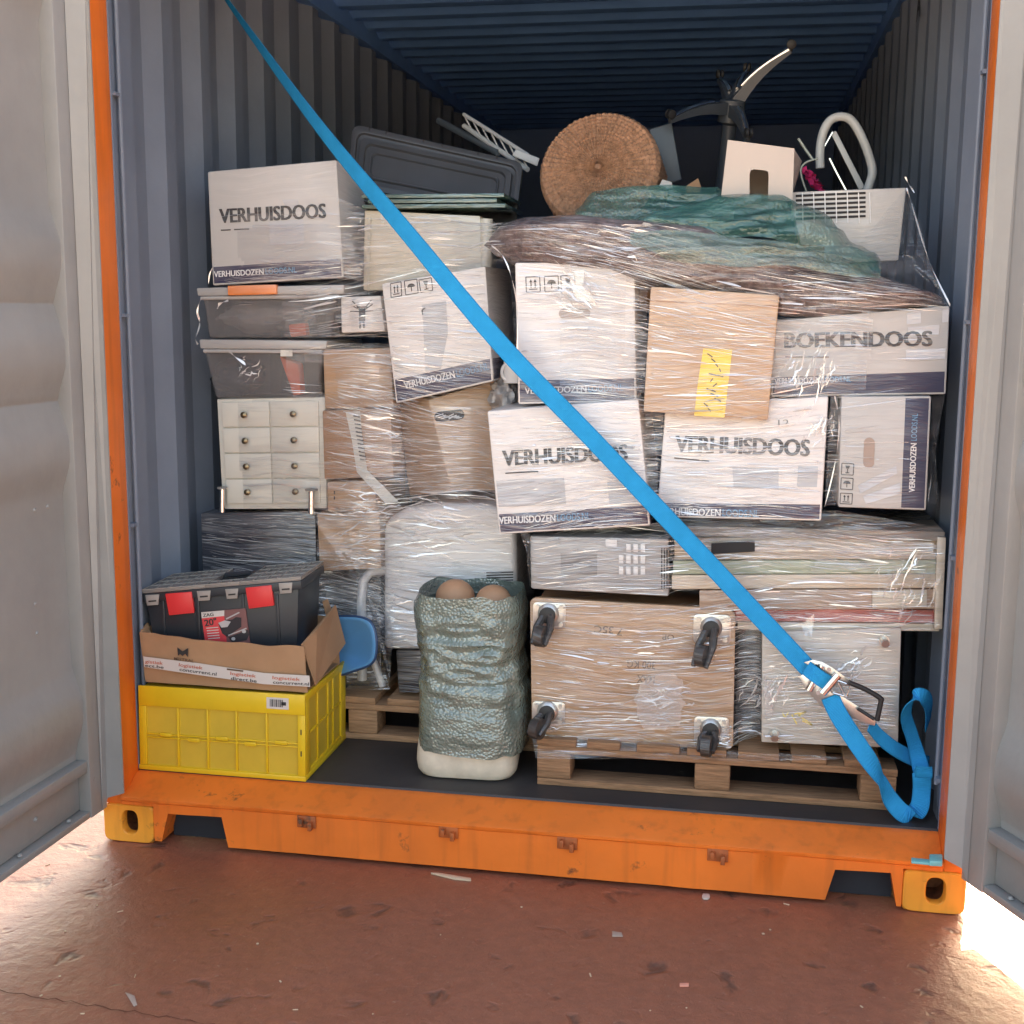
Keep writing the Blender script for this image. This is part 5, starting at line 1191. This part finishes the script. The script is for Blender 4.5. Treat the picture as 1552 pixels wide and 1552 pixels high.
for k, (dz, s_) in enumerate(((.001, .80), (.006, .90), (.020, .96), (.045, .985), (.075, .975), (.11, .95))):
    row = []
    for j in range(120):
        th = 2*math.pi*j/120; cs, sn = math.cos(th), math.sin(th); e = 2/2.9; lob = 1+.085*math.cos(3*(th+.45))
        row.append(V((cc.x+.150*s_*lob*math.copysign(abs(cs)**e, cs), Yc+.142*s_*lob*math.copysign(abs(sn)**e, sn), ZF+dz)))
    R_.append(row)
m.grid(R_, closed=True); m.face(R_[0]); m.build('foam_base', STYRO, t, smooth=True)
for (px, py, rp, Y, lab) in ((690, 905, 31, .335, 'larger brown ball finial'), (748, 911, 28, .315, 'smaller brown ball finial')):
    c = at(px, py, Y); r = rp*.0019; m = MB(); rows = [[c+V((r*math.sin(a)*math.cos(p), r*math.sin(a)*math.sin(p), r*math.cos(a)*.92)) for p in np.linspace(0, 2*math.pi, 33)[:-1]] for a in np.linspace(.02, math.pi-.02, 20)]
    m.grid(rows, closed=True); tag(m.build('wooden_ball', TERRA, smooth=True), lab+' poking out of the green bubble wrap', 'ball')

# ================================================================== STRAP
def ribbon(mb, path, wdirs, width, uv0=0.):
    """Flat webbing along world points; wdirs gives the cross direction at each point."""
    n0 = len(mb.v); L = uv0; th = .0022; nor = []
    for i, p in enumerate(path):
        d = (path[min(i+1, len(path)-1)]-path[max(i-1, 0)]).normalized(); wd = wdirs[i]-d*wdirs[i].dot(d); wd.normalize(); nn = d.cross(wd)
        for a, b in ((-1, -1), (1, -1), (1, 1), (-1, 1)): mb.v.append(p+wd*a*width/2+nn*b*th/2)
        if i: L += (p-path[i-1]).length
        mb.uv = (mb.uv or [])+[(L, 0), (L, 1), (L, 1), (L, 0)]
    for i in range(len(path)-1):
        a, b = n0+4*i, n0+4*i+4
        for k in range(4): mb.f.append([a+k, a+(k+1) % 4, b+(k+1) % 4, b+k]); mb.m.append(0)
    mb.f += [[n0+3, n0+2, n0+1, n0], list(range(n0+4*(len(path)-1), n0+4*len(path)))]; mb.m += [0, 0]
t = thing('ratchet_strap', 'blue ratchet strap tensioned diagonally across the load', 'strap', at(790, 560, .15))
key = [at(333, -14, .88), at(480, 187, .42), at(620, 356, .225), at(762, 525, .170), at(900, 668, .166), at(1060, 838, .166), at(1215, 1003, .16), at(1240, 1030, .155)]
path = smoothpath(key, 10)
wd = []
for i, p in enumerate(path):
    d = (path[min(i+1, len(path)-1)]-path[max(i-1, 0)]).normalized(); view = V((0, -1, 0)); k = min(1, i/28); c = d.cross(view).normalized()
    wd.append((c*(.35+.65*k)+V((0, 1, .2))*(1-k)*.8).normalized())
m = MB(); ribbon(m, path, wd, .050); m.build('webbing', WEB, t)
# lashing ring at the top left and bottom right
m = MB(); m.tube([p for p in smoothpath([V((-1.150+.02*math.cos(a), .88+.03*math.sin(a), 2.63+.03*math.cos(a))) for a in np.linspace(0, 2*math.pi, 14)], 2)], .006, 8); m.build('end_hook', STEEL, t, smooth=True)
# ratchet
RP = lambda x, y, d: at(x, y, .155-d)
m = MB()
for f, d0 in (([(1211, 1026), (1218, 1021), (1232, 1023), (1262, 1046), (1300, 1070), (1328, 1092), (1326, 1100), (1312, 1097), (1262, 1074), (1246, 1072), (1222, 1045)], .012), ([(1218, 1004), (1232, 1000), (1246, 1003), (1262, 1012), (1292, 1034), (1287, 1040), (1268, 1030), (1244, 1018)], .014)):
    m.prism([RP(*p, d0+.004) for p in f], [RP(*p, d0) for p in f])
rt = m.build('ratchet_frame', STEEL, t, bevel=.001)
m = MB(); m.tube([RP(1226, 1046, .018), RP(1246, 1008, .018)], .011, 14); m.tube([RP(1246, 1050, .024), RP(1270, 1022, .022)], .013, 14)
for x, y in ((1227, 1034), (1240, 1049), (1238, 1009), (1256, 1014)): p = RP(x, y, .016); m.cyl(p, (0, -1, 0), .006, .006, 10)
m.build('ratchet_axle', CHROME, rt, smooth=True)
m = MB(); P = [RP(*p, .028) for p in ((1262, 1050), (1258, 1041), (1266, 1030), (1288, 1038), (1284, 1056), (1262, 1050))]; m.tube(P, .0035, 8); m.tube([RP(1270, 1034, .03), RP(1282, 1057, .03)], .003, 6); m.build('release_bar', CHROME, rt, smooth=True)
m = MB(); m.tube(smoothpath([RP(*p, .040) for p in ((1286, 1034), (1312, 1045), (1334, 1058), (1335, 1064), (1329, 1092))], 5), .007, 10); m.tube([RP(1325, 1090, .03), RP(1300, 1074, .022)], .005, 8); m.build('handle_grip', RUBBER, rt, smooth=True)
m = MB(); pth = smoothpath([RP(1222, 1012, .016), RP(1232, 1020, .034), RP(1246, 1030, .036), RP(1256, 1036, .026)], 6); ribbon(m, pth, [(RP(1246, 1004, 0)-RP(1226, 1040, 0)).normalized()]*len(pth), .042); m.build('wound_webbing', WEB, rt)
# loose tail and the anchored lower run
def strap_path(name, P, wdir, width=.05, par=t):
    K = smoothpath([at(x, y, Y) for x, y, Y in P], 8); W = []
    for i in range(len(K)):
        s_ = i/(len(K)-1)*(len(wdir)-1); a = int(min(s_, len(wdir)-2)); W.append(V(wdir[a]).lerp(V(wdir[a+1]), s_-a).normalized())
    m = MB(); ribbon(m, K, W, width); m.build(name, WEB, par, smooth=False)
strap_path('loose_tail', [(1258, 1056, .135), (1272, 1085, .125), (1298, 1125, .120), (1322, 1160, .125), (1337, 1185, .135), (1350, 1212, .150), (1372, 1234, .155), (1392, 1226, .17), (1397, 1195, .19), (1397, 1172, .185)], [(.9, 0, .45), (.9, 0, .5), (.75, .3, .5), (.3, .9, .3), (.7, .5, .5), (.9, .2, .4), (.9, .3, .2), (1, 0, 0)])
strap_path('loose_tail', [(1397, 1174, .184), (1400, 1166, .178), (1399, 1178, .19), (1392, 1150, .24), (1382, 1115, .25), (1374, 1090, .22), (1376, 1070, .18), (1388, 1056, .17), (1402, 1058, .19), (1408, 1072, .24), (1406, 1100, .30)], [(1, 0, 0), (1, .1, 0), (1, 0, 0), (.8, .6, 0), (.6, .8, 0), (.6, .6, .4), (.5, .7, .45), (.5, .8, .4), (.3, .9, 0)], .046)
strap_path('anchor_webbing', [(1318, 1098, .15), (1335, 1118, .17), (1358, 1136, .20), (1385, 1150, .26), (1408, 1158, .32)], [(0, .6, 1), (0, .5, 1), (0, .6, 1), (0, .5, 1)], .045)

# seal on the casting, litter on the ground
pz = atz(1405, 1308, .153); t = thing('teal_seal', 'teal plastic container seal lying on the right corner casting', 'seal', pz)
def flat(m, P, z0, z1): m.prism([atz(*p, z0) for p in P], [V((a.x, a.y, z1)) for a in (atz(*p, z0) for p in P)])
m = MB(); flat(m, [(1381, 1303), (1410, 1306), (1410, 1312), (1381, 1309)], .153, .160); m.build('seal_pin', TEAL, t, bevel=.002)
m = MB(); flat(m, [(1408, 1302), (1428, 1302), (1428, 1314), (1408, 1313)], .152, .167); m.build('seal_body', TEAL, t, bevel=.003)
def litter(name, label, cat, P, m_, h=.004):
    m = MB(); flat(m, P, .0005, .0005+h); tag(m.build(name, m_, bevel=.0005), label, cat)
SPL = mat('pale_splinter', (.62, .47, .33), rough=.7)
litter('wood_splinter', 'long pale wood splinter on the ground below the sill', 'splinter', [(653, 1325), (665, 1325), (714, 1333), (714, 1336), (690, 1334)], SPL, .005)
m = MB(); pth = [atz(x, y, .004) for x, y in ((940, 1323), (950, 1328), (962, 1333), (980, 1336), (1000, 1336))]; ribbon(m, smoothpath(pth, 4), [V((0, 1, .4))]*17, .010); tag(m.build('plastic_strip', mat('pale_strip', (.62, .58, .55), rough=.3)), 'curled white plastic strip on the ground under the sill', 'strip')
t = thing('yellow_crumbs', 'little heap of yellow plastic crumbs on the ground under the sill', 'crumbs', atz(907, 1325, 0)); rg = random.Random(8); m = MB()
for k in range(7): p = atz(907+rg.uniform(-5, 5), 1324+rg.uniform(-6, 6), .0005); r = rg.uniform(.004, .008); m.box((p.x-r, p.y-r, .0005), (p.x+r, p.y+r, .0005+r*1.5))
m.build('crumb', YEL, t, bevel=.002)
litter('bottle_cap', 'round pale bottle cap on the ground near the right fork pocket', 'bottle cap', stadium(1070, 1360, 6, 4), mat('cap_pale', (.55, .47, .42)), .004)
litter('paper_scrap', 'grey paper scrap on the ground at the lower left', 'paper scrap', [(190, 1505), (204, 1510), (208, 1524), (203, 1526)], mat('scrap_paper', (.42, .31, .26)), .002)
litter('pink_chip', 'small pink chip on the ground right of the splinter', 'chip', [(1030, 1492), (1044, 1492), (1044, 1496), (1030, 1496)], mat('pink_chip_paint', (.75, .30, .22)), .004)
litter('paper_scrap', 'tiny folded paper scrap right of the middle of the ground', 'paper scrap', [(928, 1412), (942, 1414), (944, 1420), (928, 1420)], mat('scrap_paper', (.42, .31, .26)), .002)
rg = random.Random(6); a_, b_ = [], []
for k in range(40):
    p = atz(-60+k*12, 1492+k*1.9+rg.uniform(-2.5, 2.5), .0015); w_ = .0006+.0018*rg.random(); a_.append(V((p.x, p.y-w_, .0015))); b_.append(V((p.x, p.y+w_, .0015)))
m = MB(); m.grid([a_, b_]); tag(m.build('ground_joint', mat('joint_dirt', (.15, .052, .034), rough=.95)), None, None, kind='structure')
rg = random.Random(5); m = MB()
for k in range(26):
    x, y = rg.uniform(60, 1400), rg.uniform(1300, 1540)
    if y < 1275+.07*x: continue
    p = atz(x, y, .0003); a = rg.uniform(0, 6.3); L, wdt = rg.uniform(.002, .008), rg.uniform(.0008, .002); dx, dy = math.cos(a), math.sin(a)
    if rg.random() < .5: L = wdt = rg.uniform(.0012, .003)
    b = [V((p.x+dx*L*i-dy*wdt*j, p.y+dy*L*i+dx*wdt*j, .0004)) for i, j in ((-1, -1), (1, -1), (1, 1), (-1, 1))]; m.prism(b, [v+V((0, 0, .0015)) for v in b])
tag(m.build('wood_chips', SPL), 'fine pale wood chips scattered over the ground', 'wood chips', kind='stuff')

# ================================================================== STRETCH FILM
def hull_film(name, label, px0, px1, ztop, zbot_, Y, seed, nrib, fans=(), patches=(), calm=(), drapes=(), curls=()):
    vs, fs = [], []
    for o in LOAD:
        b = len(vs); mw = Matrix.Translation(ORG[o.name]); vs += [mw @ v.co for v in o.data.vertices]; fs += [[b+i for i in p.vertices] for p in o.data.polygons]
    for (tl, tr, br, bl) in LOADB: b = len(vs); vs += [tl, tr, br, bl]; fs.append([b, b+1, b+2, b+3])
    bv = BVHTree.FromPolygons(vs, fs)
    x0, x1 = at(px0, 800, Y).x, at(px1, 800, Y).x; st = .010
    X = np.arange(x0, x1, st); Z = np.arange(zbot_, ztop, st); D = np.full((len(Z), len(X)), np.nan)
    for i, z in enumerate(Z):
        for j, x in enumerate(X):
            h = bv.ray_cast(V((x, -.3, z)), V((0, 1, 0)), Y+.62+.3)
            if h[0] is not None: D[i, j] = h[0].y
    H = np.full_like(D, np.nan)
    for i in range(len(Z)):
        ok = np.where(~np.isnan(D[i]) & (D[i] < Y+.22))[0]
        if len(ok) < 4: continue
        hp = []
        for j in ok:           # taut film: lower convex hull of the front profile
            p = (X[j], D[i, j])
            while len(hp) >= 2 and (hp[-1][0]-hp[-2][0])*(p[1]-hp[-2][1])-(hp[-1][1]-hp[-2][1])*(p[0]-hp[-2][0]) <= 0: hp.pop()
            hp.append(p)
        a, b = ok[0], ok[-1]+1; H[i, a:b] = np.interp(X[a:b], [p[0] for p in hp], [p[1] for p in hp])
        # film sags back to the load: stay near the surface
        d = np.where(np.isnan(D[i, a:b]), H[i, a:b]+.2, D[i, a:b]); g = np.minimum(d-H[i, a:b], .3); g = np.convolve(np.pad(g, 5, 'edge'), np.ones(11)/11, 'valid'); H[i, a:b] = np.minimum(H[i, a:b]+.45*g, d)-.0045
    mb = MB()
    ni, nj = H.shape; W = np.full_like(H, -1, dtype=int)
    for i in range(ni-1):
        for j in range(nj-1):
            c = [(i, j), (i, j+1), (i+1, j+1), (i+1, j)]
            if any(np.isnan(H[a, b]) for a, b in c): continue
            dd = [(.4 if np.isnan(D[a, b]) else D[a, b])-H[a, b] if not np.isnan(D[a, b]) else .3 for a, b in c]
            if min(dd) < .016: continue
            for a, b in c:
                if W[a, b] < 0: W[a, b] = len(mb.v); mb.v.append(V((X[b], H[a, b]+.003*noise.noise(V((X[b]*9, 2, Z[a]*40))), Z[a])))
            mb.f.append([W[a, b] for a, b in c]); mb.m.append(1)
    rg = np.random.default_rng(seed)
    def hy(x, z):
        j = (x-x0)/st; i = (z-zbot_)/st; a, b = int(i), int(j)
        if a < 0 or b < 0 or a >= ni-1 or b >= nj-1: return None
        u, v = i-a, j-b; y = H[a, b]*(1-u)*(1-v)+H[a+1, b]*u*(1-v)+H[a, b+1]*(1-u)*v+H[a+1, b+1]*u*v
        return None if np.isnan(y) else y
    made = 0; tries = 0
    while made < nrib and tries < nrib*12:
        tries += 1; x, z = rg.uniform(x0, x1), rg.uniform(zbot_, ztop)
        if noise.noise(V((x*3+seed, 0, z*9)))+.25 < rg.uniform(-.35, .7): continue
        pxx = 776+FP*((V((x, Y, z))-CAM).dot(_r))/((V((x, Y, z))-CAM).dot(_f)); pyy = 776-FP*((V((x, Y, z))-CAM).dot(_u))/((V((x, Y, z))-CAM).dot(_f))
        if any(a <= pxx <= c and b <= pyy <= d for a, b, c, d in calm) and rg.random() < .96: continue
        ang = .36*noise.noise(V((x*2.2, seed*3.1, z*2.6)))+rg.normal(0, .05); L = min(.38, rg.lognormal(-2.75, .75)); wd = rg.uniform(.0004, .0010)*(1+2.2*(rg.random() < .08)); phi = rg.uniform(-1.2, 1.2); n = max(4, int(L/.025)); cur = rg.normal(0, .12)
        P = []; xx, zz = x, z
        for k in range(n+1):
            y = hy(xx, zz)
            if y is None: break
            P.append((xx, y, zz)); a = ang+cur*(k/n-.5); xx += math.cos(a)*L/n; zz += math.sin(a)*L/n
        if len(P) < 4: continue
        mi = 0 if rg.random() < .5 else 2; b = len(mb.v); m_ = len(P)-1; off = rg.uniform(.0005, .003)
        for k, (px, py, pz) in enumerate(P):
            w2 = wd*math.sin(math.pi*(k+.25)/(m_+.5))**.6*rg.uniform(.6, 1.25); c, s_ = math.cos(phi), math.sin(phi)
            mb.v += [V((px, py-off-s_*w2, pz-c*w2)), V((px, py-off+s_*w2, pz+c*w2))]
        for k in range(m_): mb.f.append([b+2*k, b+2*k+2, b+2*k+3, b+2*k+1]); mb.m.append(mi)
        made += 1
    for cx_, cy_, rx_, n_, tilt in fans:
        c0 = at(cx_, cy_, Y)
        for k in range(n_):
            a0 = tilt+rg.normal(0, .22); L = rg.uniform(.2, .9)*rx_; P = []; ux, uz = c0.x+rg.normal(0, .33)*rx_, c0.z+rg.normal(0, .33)*rx_
            for i in range(6):
                q_ = L*(i/5-.5); xx, zz = ux+math.cos(a0)*q_+rg.normal(0, .0025), uz+math.sin(a0)*q_+rg.normal(0, .0025); y = hy(xx, zz)
                if y is not None: P.append((xx, y-.004, zz))
            if len(P) < 4: continue
            b = len(mb.v); wd = rg.uniform(.0006, .0030); s_ = rg.uniform(-.7, .7)
            for i, (px, py, pz) in enumerate(P):
                w2 = wd*math.sin(math.pi*(i+.4)/(len(P)-.2))*rg.uniform(.3, 1.5); mb.v += [V((px+math.sin(a0)*w2, py-s_*w2, pz-math.cos(a0)*w2)), V((px-math.sin(a0)*w2, py+s_*w2, pz+math.cos(a0)*w2))]
            for i in range(len(P)-1): mb.f.append([b+2*i, b+2*i+2, b+2*i+3, b+2*i+1]); mb.m.append(0 if k % 2 else 2)
    for poly in patches:
        cx_ = sum(p[0] for p in poly)/len(poly); cy_ = sum(p[1] for p in poly)/len(poly); n_ = len(poly); ring = []
        for k in range(n_*6):
            a, b = poly[k//6], poly[(k//6+1) % n_]; f_ = (k % 6)/6; jx = 1+.10*rg.normal()*(.4+.6*math.sin(k)); q = (a[0]+(b[0]-a[0])*f_, a[1]+(b[1]-a[1])*f_); ring.append((cx_+(q[0]-cx_)*jx, cy_+(q[1]-cy_)*jx))
        pts = []
        for q in ring+[(cx_, cy_)]:
            w_ = at(*q, Y); y = hy(w_.x, w_.z); pts.append(V((w_.x, (y if y is not None else Y)-.005-.003*rg.random(), w_.z)))
        m_ = len(ring)
        mb.mesh(pts, [[k, (k+1) % m_, m_] for k in range(m_)], 2)
    for poly in drapes:
        c_ = sum((at(*p) for p in poly), V())/len(poly); rim = []
        for k, p in enumerate(poly):
            q = poly[(k+1) % len(poly)]
            for f_ in np.linspace(0, 1, 9)[:-1]: w_ = at(*p).lerp(at(*q), float(f_)); rim.append(w_)
        rows = [[c_.lerp(w_, float(k))+V((0, .012*noise.noise(V((w_.x*20+k*3, 1, w_.z*24))), .004*noise.noise(V((w_.x*30, k*4, 2))))) for w_ in rim] for k in np.linspace(.05, 1, 8)]
        b0 = len(mb.v); h_, n2 = len(rows), len(rim); mb.v += [p for r_ in rows for p in r_]
        for a in range(h_-1):
            for c in range(n2): d = (c+1) % n2; mb.f.append([b0+a*n2+c, b0+a*n2+d, b0+(a+1)*n2+d, b0+(a+1)*n2+c]); mb.m.append(1)
    for curl, wd in curls:
        pts = smoothpath([at(*p) for p in curl], 5); b = len(mb.v)
        for k, p in enumerate(pts): a_ = k*.5; mb.v += [p+V((math.cos(a_)*wd, -.3*wd, math.sin(a_)*wd)), p-V((math.cos(a_)*wd, -.3*wd, math.sin(a_)*wd))]
        for k in range(len(pts)-1): mb.f.append([b+2*k, b+2*k+2, b+2*k+3, b+2*k+1]); mb.m.append(0)
    o = mb.build(name, [FWR, FSH, FWF], smooth=True, recalc=False); return tag(o, label, 'stretch film'), hy
fL, hyL = hull_film('stretch_film', 'clear stretch film wound round the left load', 296, 792, 1.86, ZP+.03, .50, 11, 3600, [(590, 930, .16, 80, .05), (575, 1000, .16, 70, .1), (540, 820, .16, 60, .15), (660, 800, .2, 60, .05), (560, 760, .10, 40, .2), (520, 300, .12, 20, .1), (600, 640, .10, 16, -.2), (370, 560, .06, 14, .6), (560, 1010, .12, 24, .1)], [], [(300, 600, 495, 775), (310, 230, 500, 395), (296, 430, 430, 605)], [[(478, 776, .505), (575, 766, .495), (640, 772, .49), (600, 900, .495), (590, 1046, .505), (486, 1046, .515), (484, 900, .51)], [(511, 300, .52), (552, 316, .545), (551, 425, .54), (521, 421, .52)]], [([(306, 450, .5), (299, 472, .49), (303, 490, .5), (297, 512, .49), (300, 522, .5)], .003), ([(326, 400, .5), (318, 415, .5), (316, 432, .5)], .002), ([(329, 468, .5), (333, 460, .5), (346, 455, .5)], .004), ([(346, 530, .5), (356, 540, .5), (372, 552, .5)], .004), ([(380, 556, .5), (390, 553, .5), (394, 545, .5)], .002)])
fR, hyR = hull_film('stretch_film', 'clear stretch film wound round the right load', 736, 1442, 1.80, ZP-.02, .25, 23, 5600, [(872, 440, .09, 46, -.5), (1000, 1060, .12, 60, .2), (1165, 1055, .09, 40, 1.2), (1230, 560, .10, 40, 1.3), (1372, 880, .12, 36, 1.2), (1290, 1010, .07, 26, .9), (820, 1110, .08, 30, .3), (1085, 1128, .08, 36, .2), (960, 360, .14, 30, -.1), (1245, 650, .07, 24, 1.2)], [[(968, 1035), (1010, 1018), (1035, 1030), (1030, 1100), (985, 1108), (965, 1085)], [(860, 415), (885, 408), (892, 440), (905, 458), (875, 455)], [(1215, 945), (1235, 930), (1230, 965), (1218, 962)], [(1158, 1020), (1168, 1040), (1172, 1078), (1160, 1085)]], [(1180, 470, 1440, 600), (1268, 596, 1415, 775)], [[(1374, 284, .50), (1392, 330, .44), (1410, 400, .34), (1440, 462, .262), (1350, 455, .20), (1290, 392, .30), (1300, 372, .46)], [(1432, 598, .25), (1420, 640, .30), (1410, 700, .32), (1425, 790, .28), (1405, 776, .235), (1412, 602, .235)], [(786, 800, .24), (800, 840, .25), (803, 900, .25), (806, 812, .25)], [(1000, 786, .24), (1270, 774, .235), (1430, 800, .25), (1432, 816, .255), (1200, 826, .235), (1010, 815, .24)], [(806, 1112, .25), (1060, 1128, .245), (1110, 1138, .25), (1330, 1150, .225), (1200, 1152, .218), (812, 1150, .218)]], [([(1374, 285, .5), (1382, 310, .47), (1408, 395, .34), (1440, 463, .26)], .0022), ([(1372, 268, .5), (1378, 280, .5), (1386, 292, .49)], .002), ([(745, 372, .22), (762, 388, .2), (775, 420, .2), (784, 470, .22), (783, 560, .23)], .002), ([(1265, 600, .23), (1272, 640, .24), (1266, 700, .24), (1250, 768, .235)], .0018)])
